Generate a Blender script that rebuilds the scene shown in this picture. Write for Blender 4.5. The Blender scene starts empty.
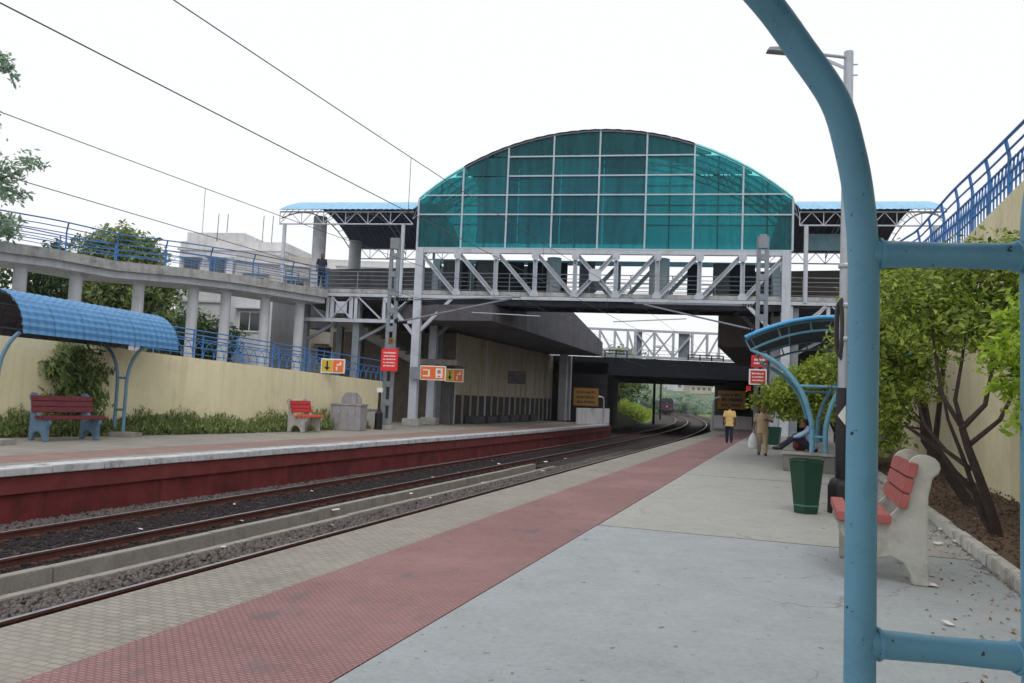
import bpy, bmesh, math, random
import numpy as np
from mathutils import Vector, Matrix

scene = bpy.context.scene
COL = scene.collection
rad = math.radians
RNG = random.Random(7)
NR = np.random.default_rng(11)

# ------------------------------------------------------------------ camera
F, CX, CY, EYE = 800.0, 512.0, 341.5, 1.62
_p = math.atan((397.5 - CY) / F); _r = rad(2.4)
_up = Vector((0, -math.sin(_p), math.cos(_p))); _rt = Vector((1, 0, 0))
C_X = _rt * math.cos(_r) + _up * math.sin(_r)
C_Y = _up * math.cos(_r) - _rt * math.sin(_r)
C_F = Vector((0, math.cos(_p), math.sin(_p)))
cam = bpy.data.cameras.new('camera')
cam.lens = 36 * F / 1024; cam.sensor_width = 36; cam.clip_start = 0.05; cam.clip_end = 6000
camo = bpy.data.objects.new('camera', cam); COL.objects.link(camo)
m = Matrix.Identity(4)
for i in range(3):
    m[i][0] = C_X[i]; m[i][1] = C_Y[i]; m[i][2] = -C_F[i]
m[2][3] = EYE
camo.matrix_world = m
scene.camera = camo

# ------------------------------------------------------------------ sky (overcast) and a weak wide sun
SUN_EL, SUN_AZ = rad(52), rad(178)
world = bpy.data.worlds.new('World'); scene.world = world; world.use_nodes = True
wn = world.node_tree.nodes; wl = world.node_tree.links
bg = wn['Background']; bg.inputs['Strength'].default_value = 0.1
sky = wn.new('ShaderNodeTexSky'); sky.sky_type = 'NISHITA'; sky.sun_disc = False
sky.sun_elevation = SUN_EL; sky.sun_rotation = SUN_AZ
mixw = wn.new('ShaderNodeMix'); mixw.data_type = 'RGBA'; mixw.inputs['Factor'].default_value = 0.93
wl.new(sky.outputs['Color'], mixw.inputs['A'])
mixw.inputs['B'].default_value = (10.6, 10.6, 10.8, 1)      # even cloud layer
wl.new(mixw.outputs['Result'], bg.inputs['Color'])
sun = bpy.data.lights.new('sun', 'SUN'); sun.energy = 0.9; sun.angle = rad(30); sun.color = (1, .97, .93)
suno = bpy.data.objects.new('sun', sun); COL.objects.link(suno)
sd = Vector((math.sin(SUN_AZ) * math.cos(SUN_EL), math.cos(SUN_AZ) * math.cos(SUN_EL), math.sin(SUN_EL)))
suno.rotation_euler = (-sd).to_track_quat('-Z', 'Y').to_euler()
suno.location = (0, 0, 40)
scene.view_settings.view_transform = 'Standard'; scene.view_settings.look = 'None'
scene.view_settings.exposure = 0.0; scene.view_settings.gamma = 1

# ------------------------------------------------------------------ pixel -> place helpers
def ray(px, py):
    return C_X * ((px - CX) / F) - C_Y * ((py - CY) / F) + C_F
def P(px, py, z=0.0):                      # pixel onto the horizontal plane z
    d = ray(px, py); t = (z - EYE) / d.z
    return Vector((d.x * t, d.y * t, z))
def D(px, py, dist):                       # pixel at a forward distance
    d = ray(px, py); t = dist / d.y
    return Vector((d.x * t, dist, EYE + d.z * t))
# track frame: s along the line, t to the right; straight, then an S-curve beyond the bridge
TH = rad(19.5)
def _mkpath():
    pts = []; x = y = 0.0; h = TH; ds = .5
    x, y = -12 * math.sin(h), -12 * math.cos(h); s = -12.0
    while s < 420:
        pts.append((s, x, y, h))
        k = 0.0
        if 44 < s < 180: k = -1 / 640.
        elif 205 < s < 330: k = 1 / 230.
        h += k * ds; x += math.sin(h) * ds; y += math.cos(h) * ds; s += ds
    return pts
PATH = _mkpath()
def TH_at(s): return PATH[max(0, min(len(PATH) - 1, int((s + 12) / .5)))][3]
def T(s, t, z=0.0):
    f = (s + 12) / .5; i = max(0, min(len(PATH) - 2, int(f))); a = f - i
    p, q = PATH[i], PATH[i + 1]
    x = p[1] + (q[1] - p[1]) * a; y = p[2] + (q[2] - p[2]) * a; h = p[3]
    return Vector((x + math.cos(h) * t, y - math.sin(h) * t, z))
def ST(v): return (v.x * math.sin(TH) + v.y * math.cos(TH), v.x * math.cos(TH) - v.y * math.sin(TH))
# footbridge frame: u along the bridge from the left post, v behind its front face
BA = Vector((-4.8, 40.05, 0)); BE = Vector((.98418, -.17715, 0)); BN = Vector((.17715, .98418, 0))
def B(u, v, z): return BA + BE * u + BN * v + Vector((0, 0, z))
def onB(px, py, v=0):
    d = ray(px, py); o = BA + BN * v
    t = o.dot(BN) / d.dot(BN); p = d * t
    return (p - BA).dot(BE), p.z + EYE

# ------------------------------------------------------------------ mesh helpers
class MB:
    def __init__(s): s.v = []; s.f = []
    def add(s, vs, fs):
        o = len(s.v); s.v += [tuple(v) for v in vs]; s.f += [tuple(i + o for i in f) for f in fs]; return s
    def hexa(s, c):        # 8 corners, bottom ring then top ring
        return s.add(c, [(0, 3, 2, 1), (4, 5, 6, 7), (0, 1, 5, 4), (1, 2, 6, 5), (2, 3, 7, 6), (3, 0, 4, 7)])
    def box(s, c, size, rz=0.0):
        c = Vector(c); x, y, z = size[0] / 2, size[1] / 2, size[2] / 2; ca, sa = math.cos(rz), math.sin(rz)
        o = []
        for zz in (-z, z):
            for a, b in ((-x, -y), (x, -y), (x, y), (-x, y)):
                o.append((c.x + a * ca - b * sa, c.y + a * sa + b * ca, c.z + zz))
        return s.hexa(o)
    def bar(s, p, q, w, h, up=(0, 0, 1)):
        p, q = Vector(p), Vector(q); d = (q - p).normalized(); up = Vector(up)
        if abs(d.dot(up)) > .98: up = Vector((0, 1, 0)) if abs(d.y) < .9 else Vector((1, 0, 0))
        a = d.cross(up).normalized() * (w / 2); b = a.cross(d).normalized() * (h / 2)
        return s.hexa([p - a - b, p + a - b, q + a - b, q - a - b, p - a + b, p + a + b, q + a + b, q - a + b])
    def tube(s, pts, r, n=8, caps=True):
        pts = [Vector(p) for p in pts]; rs = r if isinstance(r, (list, tuple)) else [r] * len(pts)
        rings = []; a = None
        for i, p in enumerate(pts):
            d = (pts[min(i + 1, len(pts) - 1)] - pts[max(i - 1, 0)])
            d = d.normalized() if d.length > 1e-9 else Vector((0, 0, 1))
            if a is None:
                a = d.cross(Vector((0, 0, 1)) if abs(d.z) < .9 else Vector((0, 1, 0))).normalized()
            else:
                a = (a - d * a.dot(d)).normalized()
            b = d.cross(a)
            rings.append([p + (a * math.cos(2 * math.pi * k / n) + b * math.sin(2 * math.pi * k / n)) * rs[i] for k in range(n)])
        vs = [v for rg in rings for v in rg]; fs = []
        for i in range(len(pts) - 1):
            for k in range(n):
                fs.append((i * n + k, i * n + (k + 1) % n, (i + 1) * n + (k + 1) % n, (i + 1) * n + k))
        if caps:
            fs.append(tuple(range(n - 1, -1, -1))); fs.append(tuple((len(pts) - 1) * n + k for k in range(n)))
        return s.add(vs, fs)
    def prism(s, poly, off):       # planar polygon extruded by a vector
        n = len(poly); off = Vector(off); a = [Vector(p) for p in poly]; b = [p + off for p in a]
        fs = [tuple(range(n - 1, -1, -1)), tuple(range(n, 2 * n))]
        fs += [(i, (i + 1) % n, n + (i + 1) % n, n + i) for i in range(n)]
        return s.add(a + b, fs)
    def lathe(s, base, prof, n=16, sx=1, sy=1):
        base = Vector(base); vs = []; fs = []
        for r, z in prof:
            for k in range(n):
                a = 2 * math.pi * k / n
                vs.append(base + Vector((math.cos(a) * r * sx, math.sin(a) * r * sy, z)))
        for i in range(len(prof) - 1):
            for k in range(n): fs.append((i * n + k, i * n + (k + 1) % n, (i + 1) * n + (k + 1) % n, (i + 1) * n + k))
        fs.append(tuple(range(n - 1, -1, -1))); fs.append(tuple((len(prof) - 1) * n + k for k in range(n)))
        return s.add(vs, fs)
    def sheet(s, grid):            # rows of points -> quads
        nr, nc = len(grid), len(grid[0])
        return s.add([p for r in grid for p in r], [(i * nc + j, i * nc + j + 1, (i + 1) * nc + j + 1, (i + 1) * nc + j) for i in range(nr - 1) for j in range(nc - 1)])
    def ball(s, c, r, n=8):
        c = Vector(c); rx, ry, rz = r if isinstance(r, (list, tuple)) else (r, r, r)
        prof = [(math.sin(math.pi * i / n), -math.cos(math.pi * i / n)) for i in range(n + 1)]
        prof[0] = (.02, -1); prof[-1] = (.02, 1)
        vs = []; fs = []; m_ = n * 2
        for a, z in prof:
            for k in range(m_):
                g = 2 * math.pi * k / m_; vs.append((c.x + math.cos(g) * a * rx, c.y + math.sin(g) * a * ry, c.z + z * rz))
        for i in range(n):
            for k in range(m_): fs.append((i * m_ + k, i * m_ + (k + 1) % m_, (i + 1) * m_ + (k + 1) % m_, (i + 1) * m_ + k))
        fs.append(tuple(range(m_ - 1, -1, -1))); fs.append(tuple(n * m_ + k for k in range(m_)))
        return s.add(vs, fs)

def root_loc(o):
    v = Vector((0, 0, 0))
    while o is not None: v += o.location; o = o.parent
    return v
def smooth_by_angle(me, deg=40):
    me.polygons.foreach_set('use_smooth', [True] * len(me.polygons))
    try: me.set_sharp_from_angle(angle=rad(deg))
    except Exception: pass
def build(mb, name, mt, parent=None, smooth=False, bevel=0, label=None, cat=None, group=None, kind=None):
    """one mesh object; vertices are given in world space (or in the parent's own space while it is at 0)"""
    me = bpy.data.meshes.new(name)
    if parent is not None: o0 = root_loc(parent)
    else:
        vs = mb.v; xs = [v[0] for v in vs]; ys = [v[1] for v in vs]; zs = [v[2] for v in vs]
        o0 = Vector(((min(xs) + max(xs)) / 2, (min(ys) + max(ys)) / 2, min(zs)))
    me.from_pydata([(v[0] - o0.x, v[1] - o0.y, v[2] - o0.z) for v in mb.v], [], mb.f); me.update()
    if mt is not None: me.materials.append(mt)
    bm = bmesh.new(); bm.from_mesh(me)
    bmesh.ops.recalc_face_normals(bm, faces=bm.faces)
    if bevel: bmesh.ops.bevel(bm, geom=[e for e in bm.edges if e.is_manifold and e.calc_face_angle(0) > .6], offset=bevel, segments=2, affect='EDGES', clamp_overlap=True)
    bm.to_mesh(me); bm.free()
    if smooth or bevel: smooth_by_angle(me)
    o = bpy.data.objects.new(name, me); COL.objects.link(o)
    if parent is not None: o.parent = parent
    else: o.location = o0
    tag(o, label, cat, group, kind)
    return o
def tag(o, label=None, cat=None, group=None, kind=None):
    if label: o['label'] = label
    if cat: o['category'] = cat
    if group: o['group'] = group
    if kind: o['kind'] = kind
    return o
def thing(name, label, cat, loc=(0, 0, 0), group=None, kind=None):
    o = bpy.data.objects.new(name, None); COL.objects.link(o); o.location = loc; o.empty_display_size = .3
    return tag(o, label, cat, group, kind)
def copy_tree(o, parent=None):
    c = o.copy(); COL.objects.link(c); c.parent = parent
    for ch in list(o.children): copy_tree(ch, c)
    return c
def np_mesh(name, verts, nper, mt, parent=None, quads=False, origin=None, fidx=None, **kw):
    """verts (N,k,3); the same face list for each of N pieces"""
    N, k, _ = verts.shape; fidx = np.array(fidx); nf, fl = fidx.shape
    o0 = np.array(root_loc(parent)) if parent is not None else (np.array(origin) if origin is not None else verts.reshape(-1, 3).min(0))
    me = bpy.data.meshes.new(name)
    me.vertices.add(N * k); me.vertices.foreach_set('co', (verts.reshape(-1, 3) - o0).astype(np.float32).ravel())
    idx = (fidx[None] + (np.arange(N) * k)[:, None, None]).reshape(-1)
    me.loops.add(len(idx)); me.loops.foreach_set('vertex_index', idx.astype(np.int32))
    me.polygons.add(N * nf); me.polygons.foreach_set('loop_start', (np.arange(N * nf) * fl).astype(np.int32))
    me.update(calc_edges=True); me.validate()
    me.materials.append(mt)
    o = bpy.data.objects.new(name, me); COL.objects.link(o)
    if parent is not None: o.parent = parent
    else: o.location = o0
    return tag(o, kw.get('label'), kw.get('cat'), kw.get('group'), kw.get('kind'))

# ------------------------------------------------------------------ materials (all procedural)
def sr(r, g, b):
    f = lambda c: (c / 255 / 12.92) if c <= 10 else ((c / 255 + .055) / 1.055) ** 2.4
    return (f(r), f(g), f(b))
MATS = {}
def M(name, col, rough=.75, var=.22, scale=2.5, bump=0.0, bscale=60, stain=None, stain_amt=.5, stain_scale=.8,
      streak=0.0, streak_col=(.05, .045, .04), metal=0.0, spec=.35, island=0.0, chip=None, speck=None, mott=0.0):
    if name in MATS: return MATS[name]
    m_ = bpy.data.materials.new(name); m_.use_nodes = True; N = m_.node_tree.nodes; L = m_.node_tree.links
    b = N['Principled BSDF']; b.inputs['Roughness'].default_value = rough; b.inputs['Metallic'].default_value = metal
    b.inputs['Specular IOR Level'].default_value = spec
    geo = N.new('ShaderNodeNewGeometry'); pos = geo.outputs['Position']
    def noise(sc, det=6, vec=pos, ro=.6):
        n = N.new('ShaderNodeTexNoise'); n.inputs['Scale'].default_value = sc; n.inputs['Detail'].default_value = det
        n.inputs['Roughness'].default_value = ro; L.new(vec, n.inputs['Vector']); return n.outputs['Fac']
    def mix(a, bb, fac, typ='MIX'):
        x = N.new('ShaderNodeMix'); x.data_type = 'RGBA'; x.blend_type = typ
        for s_, v in (('A', a), ('B', bb)):
            if isinstance(v, tuple): x.inputs[s_].default_value = (*v, 1)
            else: L.new(v, x.inputs[s_])
        if isinstance(fac, float): x.inputs['Factor'].default_value = fac
        else: L.new(fac, x.inputs['Factor'])
        return x.outputs['Result']
    def ramp(v, lo, hi, a=0.0, c=1.0):
        r = N.new('ShaderNodeMapRange'); r.inputs['From Min'].default_value = lo; r.inputs['From Max'].default_value = hi
        r.inputs['To Min'].default_value = a; r.inputs['To Max'].default_value = c; L.new(v, r.inputs['Value']); return r.outputs['Result']
    c0 = tuple(max(0, x * (1 - var)) for x in col); c1 = tuple(min(1, x * (1 + var)) for x in col)
    c = mix(c0, c1, ramp(noise(scale), .3, .7))
    if island:
        c = mix(c, mix(tuple(x * (1 - island) for x in col), tuple(min(1, x * (1 + island)) for x in col), geo.outputs['Random Per Island']), .6)
    if stain is not None:
        c = mix(c, stain, ramp(noise(stain_scale, 8, ro=.7), .52, .72, 0, stain_amt))
    if streak:
        mp = N.new('ShaderNodeMapping'); mp.inputs['Scale'].default_value = (3.3, 3.3, .2); L.new(pos, mp.inputs['Vector'])
        c = mix(c, streak_col, ramp(noise(1.2, 5, mp.outputs['Vector'], .65), .5, .78, 0, streak))
    if mott:
        c = mix(c, mix(tuple(x * (1 - mott) for x in col), tuple(min(1, x * (1 + mott)) for x in col), ramp(noise(17, 8, ro=.75), .35, .65)), .5)
    if speck is not None:
        c = mix(c, speck, ramp(noise(38, 3), .66, .72, 0, .7)); c = mix(c, speck, ramp(noise(9, 2), .70, .71, 0, .7))
        vo = N.new('ShaderNodeTexVoronoi'); vo.feature = 'DISTANCE_TO_EDGE'; vo.inputs['Scale'].default_value = .33
        nn = N.new('ShaderNodeTexNoise'); nn.inputs['Scale'].default_value = 1.7; nn.inputs['Detail'].default_value = 7; L.new(pos, nn.inputs['Vector'])
        ad = N.new('ShaderNodeVectorMath'); ad.operation = 'MULTIPLY_ADD'; ad.inputs[1].default_value = (.9, .9, 0); L.new(nn.outputs['Color'], ad.inputs[0]); L.new(pos, ad.inputs[2])
        L.new(ad.outputs['Vector'], vo.inputs['Vector'])
        ck = ramp(vo.outputs['Distance'], .0, .0035, .55, 0); gate = ramp(noise(.45, 2), .5, .54)
        mu_ = N.new('ShaderNodeMath'); mu_.operation = 'MULTIPLY'; L.new(ck, mu_.inputs[0]); L.new(gate, mu_.inputs[1]); c = mix(c, speck, mu_.outputs[0])
    if chip is not None:
        c = mix(c, chip, ramp(noise(34, 4, ro=.7), .66, .675)); c = mix(c, tuple(x * .55 for x in col), ramp(noise(5, 8, ro=.75), .6, .75, 0, .35))
    L.new(c, b.inputs['Base Color'])
    rr = ramp(noise(scale * 2.3), .3, .7, max(.05, rough - .12), min(1, rough + .12)); L.new(rr, b.inputs['Roughness'])
    if bump:
        bp = N.new('ShaderNodeBump'); bp.inputs['Strength'].default_value = bump; bp.inputs['Distance'].default_value = .02
        L.new(noise(bscale, 5), bp.inputs['Height']); L.new(bp.outputs['Normal'], b.inputs['Normal'])
    MATS[name] = m_; return m_
def tiled(name, col, mortar, bw, bh, ms, var=.15, rough=.8, offset=.5, stain=None, amt=.6, bump=.5, stain_scale=1.4, squeeze=(1, 1), spec=.3):
    """paving: brick grid laid in the direction of the track"""
    m_ = bpy.data.materials.new(name); m_.use_nodes = True; N = m_.node_tree.nodes; L = m_.node_tree.links
    b = N['Principled BSDF']; b.inputs['Roughness'].default_value = rough; b.inputs['Specular IOR Level'].default_value = spec
    geo = N.new('ShaderNodeNewGeometry'); vr = N.new('ShaderNodeVectorRotate'); vr.rotation_type = 'Z_AXIS'
    vr.inputs['Angle'].default_value = TH; L.new(geo.outputs['Position'], vr.inputs['Vector'])
    br = N.new('ShaderNodeTexBrick'); br.offset = offset; br.inputs['Scale'].default_value = 1
    br.inputs['Brick Width'].default_value = bw; br.inputs['Row Height'].default_value = bh; br.inputs['Mortar Size'].default_value = ms
    br.inputs['Mortar Smooth'].default_value = .4; br.inputs['Bias'].default_value = 0
    br.inputs['Color1'].default_value = (*[x * (1 - var) for x in col], 1); br.inputs['Color2'].default_value = (*[x * (1 + var) for x in col], 1)
    br.inputs['Mortar'].default_value = (*mortar, 1); L.new(vr.outputs['Vector'], br.inputs['Vector'])
    c = br.outputs['Color']
    def lay(c, col2, sc, lo, hi, a, st=(1, 1, 1)):
        mp = N.new('ShaderNodeMapping'); mp.inputs['Scale'].default_value = st; L.new(vr.outputs['Vector'], mp.inputs['Vector'])
        n = N.new('ShaderNodeTexNoise'); n.inputs['Scale'].default_value = sc; n.inputs['Detail'].default_value = 6; n.inputs['Roughness'].default_value = .62
        L.new(mp.outputs['Vector'], n.inputs['Vector'])
        r = N.new('ShaderNodeMapRange'); r.inputs['From Min'].default_value = lo; r.inputs['From Max'].default_value = hi; r.inputs['To Max'].default_value = a
        L.new(n.outputs['Fac'], r.inputs['Value'])
        x = N.new('ShaderNodeMix'); x.data_type = 'RGBA'; L.new(r.outputs['Result'], x.inputs['Factor']); L.new(c, x.inputs['A']); x.inputs['B'].default_value = (*col2, 1)
        return x.outputs['Result']
    if stain is not None:
        c = lay(c, stain, stain_scale, .54, .68, amt, (1.6, .8, 1)); c = lay(c, tuple(x * 1.35 for x in col), .5, .45, .75, .45)
        c = lay(c, tuple(x * .62 for x in col), 4.5, .5, .8, .5)
    L.new(c, b.inputs['Base Color'])
    bp = N.new('ShaderNodeBump'); bp.inputs['Strength'].default_value = bump; bp.inputs['Distance'].default_value = .006; bp.invert = True
    L.new(br.outputs['Fac'], bp.inputs['Height']); L.new(bp.outputs['Normal'], b.inputs['Normal'])
    MATS[name] = m_; return m_
def leafmat(name, dark, light, trans=.35):
    m_ = bpy.data.materials.new(name); m_.use_nodes = True; N = m_.node_tree.nodes; L = m_.node_tree.links
    out = N['Material Output']; N.remove(N['Principled BSDF'])
    geo = N.new('ShaderNodeNewGeometry'); x = N.new('ShaderNodeMix'); x.data_type = 'RGBA'
    x.inputs['A'].default_value = (*dark, 1); x.inputs['B'].default_value = (*light, 1); L.new(geo.outputs['Random Per Island'], x.inputs['Factor'])
    d = N.new('ShaderNodeBsdfPrincipled'); d.inputs['Roughness'].default_value = .45; d.inputs['Specular IOR Level'].default_value = .4
    t = N.new('ShaderNodeBsdfTranslucent')
    L.new(x.outputs['Result'], d.inputs['Base Color']); L.new(x.outputs['Result'], t.inputs['Color'])
    ms = N.new('ShaderNodeMixShader'); ms.inputs[0].default_value = trans; L.new(d.outputs[0], ms.inputs[1]); L.new(t.outputs[0], ms.inputs[2])
    L.new(ms.outputs[0], out.inputs[0]); MATS[name] = m_; return m_
def panemat(name, col, clear, rough=.25, dirt=.35):
    m_ = bpy.data.materials.new(name); m_.use_nodes = True; N = m_.node_tree.nodes; L = m_.node_tree.links
    out = N['Material Output']; b = N['Principled BSDF']; b.inputs['Roughness'].default_value = rough; b.inputs['Specular IOR Level'].default_value = .6
    geo = N.new('ShaderNodeNewGeometry'); mp = N.new('ShaderNodeMapping'); mp.inputs['Scale'].default_value = (2.5, 2.5, .35)
    L.new(geo.outputs['Position'], mp.inputs['Vector']); n = N.new('ShaderNodeTexNoise'); n.inputs['Scale'].default_value = 1.3; n.inputs['Detail'].default_value = 6
    L.new(mp.outputs['Vector'], n.inputs['Vector'])
    r = N.new('ShaderNodeMapRange'); r.inputs['From Min'].default_value = .35; r.inputs['From Max'].default_value = .7; L.new(n.outputs['Fac'], r.inputs['Value'])
    x = N.new('ShaderNodeMix'); x.data_type = 'RGBA'; x.inputs['A'].default_value = (*col, 1); x.inputs['B'].default_value = (*[c * (1 - dirt) for c in col], 1)
    L.new(r.outputs['Result'], x.inputs['Factor'])
    oi = N.new('ShaderNodeObjectInfo'); rr = N.new('ShaderNodeMapRange'); rr.inputs['To Min'].default_value = .72; rr.inputs['To Max'].default_value = 1.3
    L.new(oi.outputs['Random'], rr.inputs['Value']); vm = N.new('ShaderNodeVectorMath'); vm.operation = 'SCALE'
    L.new(x.outputs['Result'], vm.inputs[0]); L.new(rr.outputs['Result'], vm.inputs['Scale']); x = vm; x_out = vm.outputs['Vector']
    wv = N.new('ShaderNodeTexWave'); wv.wave_type = 'BANDS'; wv.bands_direction = 'X'; wv.inputs['Scale'].default_value = 4.2; wv.inputs['Distortion'].default_value = .3
    L.new(geo.outputs['Position'], wv.inputs['Vector']); bpn = N.new('ShaderNodeBump'); bpn.inputs['Strength'].default_value = .35; bpn.inputs['Distance'].default_value = .02
    L.new(wv.outputs['Fac'], bpn.inputs['Height']); L.new(bpn.outputs['Normal'], b.inputs['Normal'])
    L.new(x_out, b.inputs['Base Color'])
    tl = N.new('ShaderNodeBsdfTranslucent'); L.new(x_out, tl.inputs['Color'])
    m1 = N.new('ShaderNodeMixShader'); m1.inputs[0].default_value = .5; L.new(b.outputs[0], m1.inputs[1]); L.new(tl.outputs[0], m1.inputs[2])
    tr = N.new('ShaderNodeBsdfTransparent'); tr.inputs['Color'].default_value = (*[min(1, c * 2.4 + .02) for c in col], 1)
    m2 = N.new('ShaderNodeMixShader'); m2.inputs[0].default_value = clear; L.new(m1.outputs[0], m2.inputs[1]); L.new(tr.outputs[0], m2.inputs[2])
    L.new(m2.outputs[0], out.inputs[0]); MATS[name] = m_; return m_

slabA = M('slab_blue_grey', sr(154, 160, 163), .62, .13, 1.9, .15, 90, sr(128, 132, 133), .8, 1.1, speck=sr(82, 82, 82), mott=.2)
slabB = M('slab_grey', sr(160, 160, 156), .68, .14, 2.3, .12, 90, sr(128, 124, 117), .8, .8, speck=sr(78, 74, 70), mott=.2)
joint = M('slab_joint', sr(60, 56, 52), .9, .2, 8)
concrete = M('concrete', sr(150, 148, 142), .85, .2, 3, .25, 50, sr(96, 92, 86), .6, 1.2, .25)
pale_conc = M('pale_concrete', sr(168, 168, 164), .8, .14, 4, .2, 60, sr(120, 116, 108), .55, 2.2, .25)
weath_conc = M('weathered_concrete', sr(166, 166, 166), .85, .18, 3, .3, 45, sr(84, 82, 82), .75, 1.3, .55)
grey_conc = M('grey_painted_concrete', sr(192, 195, 200), .8, .1, 2, .1, 40, sr(130, 130, 130), .4, .7, .35)
shade_conc = M('shade_dark_concrete', sr(34, 34, 40), .9, .25, 2, .25, 30)  # abutment colour darkened to hold the shade under the overbridge
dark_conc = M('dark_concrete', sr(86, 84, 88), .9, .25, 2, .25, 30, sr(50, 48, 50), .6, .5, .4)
deepdark = M('dark_and_shaded_steel', sr(26, 28, 38), .85, .2, 2, .1, 30)  # near black for dark parts; also carries the shade under the bridges
drain_conc = M('drain_concrete', sr(150, 145, 138), .92, .24, 4, .5, 40, sr(70, 64, 58), .85, 1.6, .6, mott=.2)
paving = tiled('edge_paving', sr(148, 144, 136), sr(122, 117, 108), .13, .065, .009, .10, .88, .5, sr(122, 117, 110), .7, .35, 2.2)
tactile = tiled('red_tactile_tiles', sr(152, 119, 118), sr(118, 86, 86), .06, .03, .008, .10, .8, .5, sr(98, 94, 98), .75, .4, 2.6)
farred = tiled('red_far_strip', sr(142, 118, 112), sr(126, 100, 96), .3, .3, .012, .1, .8, 0, sr(128, 118, 112), .7, .4)
farpave = tiled('far_paving', sr(146, 142, 134), sr(118, 114, 106), .6, .6, .012, .08, .85, 0, sr(118, 114, 106), .6, .3)
coping = M('white_coping_paint', sr(196, 198, 202), .8, .12, 5, .3, 40, sr(92, 88, 88), .85, 2.6, .5)
maroon = M('maroon_wall_paint', sr(112, 44, 46), .8, .3, 1.5, .3, 30, sr(70, 26, 28), .8, .9, .65, (.02, .012, .012))
maroon_dk = M('maroon_ledge', sr(118, 54, 54), .85, .25, 2, .2, 30, sr(70, 30, 30), .6, 1)
ballast_m = M('ballast_stone', sr(104, 97, 95), .95, .25, 7, .3, 80, sr(60, 56, 56), .7, 1.0, island=.45)
ballast_base = M('ballast_bed', sr(58, 52, 51), .95, .4, 22, .8, 35, sr(48, 44, 44), .7, .9)
oily = M('oily_ballast', sr(50, 44, 45), .9, .35, 18, .8, 35, sr(40, 36, 38), .7, .8)
rust = M('rusty_rail', sr(92, 56, 48), .8, .25, 6, .2, 60, sr(62, 44, 40), .7, 1.2)
shine = M('polished_rail_head', sr(176, 176, 180), .32, .1, 5, metal=.85, spec=.5)
sleeper_m = M('sleeper_concrete', sr(66, 60, 58), .95, .25, 6, .4, 40, sr(50, 46, 46), .7, 2)
soil = M('bare_soil', sr(94, 78, 66), .98, .35, 6, .9, 22, sr(70, 58, 48), .8, 1.5)
ground_m = M('dry_ground', sr(96, 96, 70), .98, .3, .3, .3, 4, sr(80, 90, 52), .8, .12)
grass_m = M('grass_slope', sr(92, 122, 52), .95, .35, .5, .6, 5, sr(66, 86, 40), .8, .3)
kerbp = M('white_kerb_paint', sr(188, 188, 182), .85, .14, 6, .4, 45, sr(104, 90, 76), .95, 2.4, .75, (.16, .13, .10))
yellow = M('yellow_wall_paint', sr(228, 219, 184), .85, .09, .9, .12, 40, sr(186, 174, 138), .85, .8, .5, (.22, .19, .13), mott=.06)
cream = M('cream_panel', sr(178, 170, 150), .8, .1, 1.5, .1, 30, sr(140, 130, 108), .5, .5, .5, (.12, .10, .08))
pipe = M('blue_pipe_paint', sr(104, 160, 186), .46, .09, 3, .06, 45, sr(86, 126, 152), .7, 4, chip=sr(46, 52, 62), spec=.5)
rail_blue = M('blue_railing_paint', sr(60, 118, 180), .45, .1, 3, spec=.45, stain=sr(48, 92, 140), stain_amt=.6)
leg_grey = M('blue_grey_leg_paint', sr(112, 148, 172), .5, .1, 4, stain=sr(96, 110, 118), stain_amt=.6)
roof_blue = M('blue_roof_sheet', sr(80, 138, 188), .42, .09, 2.2, stain=sr(70, 110, 150), stain_amt=.5, spec=.45)
roof_pale = M('pale_blue_roof_sheet', sr(128, 190, 226), .4, .06, 1.2, stain=sr(140, 170, 190), stain_amt=.5, spec=.5)
steel = M('grey_steel_paint', sr(186, 192, 202), .55, .08, 2, stain=sr(130, 128, 128), stain_amt=.5, stain_scale=1.5, streak=.2)
steel_mid = M('mid_grey_steel', sr(128, 136, 144), .55, .12, 3, stain=sr(92, 88, 84), stain_amt=.6, stain_scale=2)
galv = M('galvanised_steel', sr(168, 174, 182), .4, .1, 4, metal=.35, spec=.5)
black = M('black_paint', sr(30, 30, 34), .5, .2, 4)
darkwire = M('wire_dark', sr(72, 70, 74), .5, .1, 4)
redplank = M('red_plank_paint', sr(160, 90, 86), .6, .14, 5, .15, 50, sr(132, 62, 58), .6, 4)
redplank2 = M('maroon_plank_paint', sr(112, 48, 56), .6, .14, 5, .15, 50, sr(100, 40, 44), .6, 4)
orangep = M('orange_plank_paint', sr(220, 96, 70), .6, .12, 5, .1, 50)
bench_blue = M('blue_bench_paint', sr(96, 124, 150), .7, .15, 5, .15, 50, sr(78, 92, 106), .6, 3)
bench_conc = M('bench_concrete', sr(172, 172, 166), .85, .12, 6, .25, 70, sr(120, 116, 108), .65, 3.5, .4)
bin_green = M('green_bin_plastic', sr(16, 60, 47), .4, .08, 3, stain=sr(30, 70, 54), stain_amt=.5, spec=.5)
sign_y = M('dimmed_yellow_sign', sr(140, 102, 38), .5, .06, 3); sign_o = M('orange_sign', sr(232, 112, 44), .5, .06, 3)  # sign_y is darkened to put the name boards' shade into the paint
sign_r = M('red_sign', sr(222, 48, 52), .5, .06, 3); sign_w = M('white_sign', sr(226, 226, 224), .5, .05, 3)
sign_k = M('sign_ink', sr(28, 34, 48), .6, .05, 3); sign_yk = M('sign_dark_yellow', sr(206, 176, 60), .5, .06, 3)
skin = M('skin', sr(116, 78, 58), .55, .08, 8); hair = M('hair', sr(24, 20, 20), .6, .2, 30)
shirt_y = M('yellow_shirt', sr(212, 182, 118), .85, .1, 8, .2, 40); trouser_n = M('navy_trousers', sr(36, 40, 56), .85, .1, 8, .2, 40)
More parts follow.
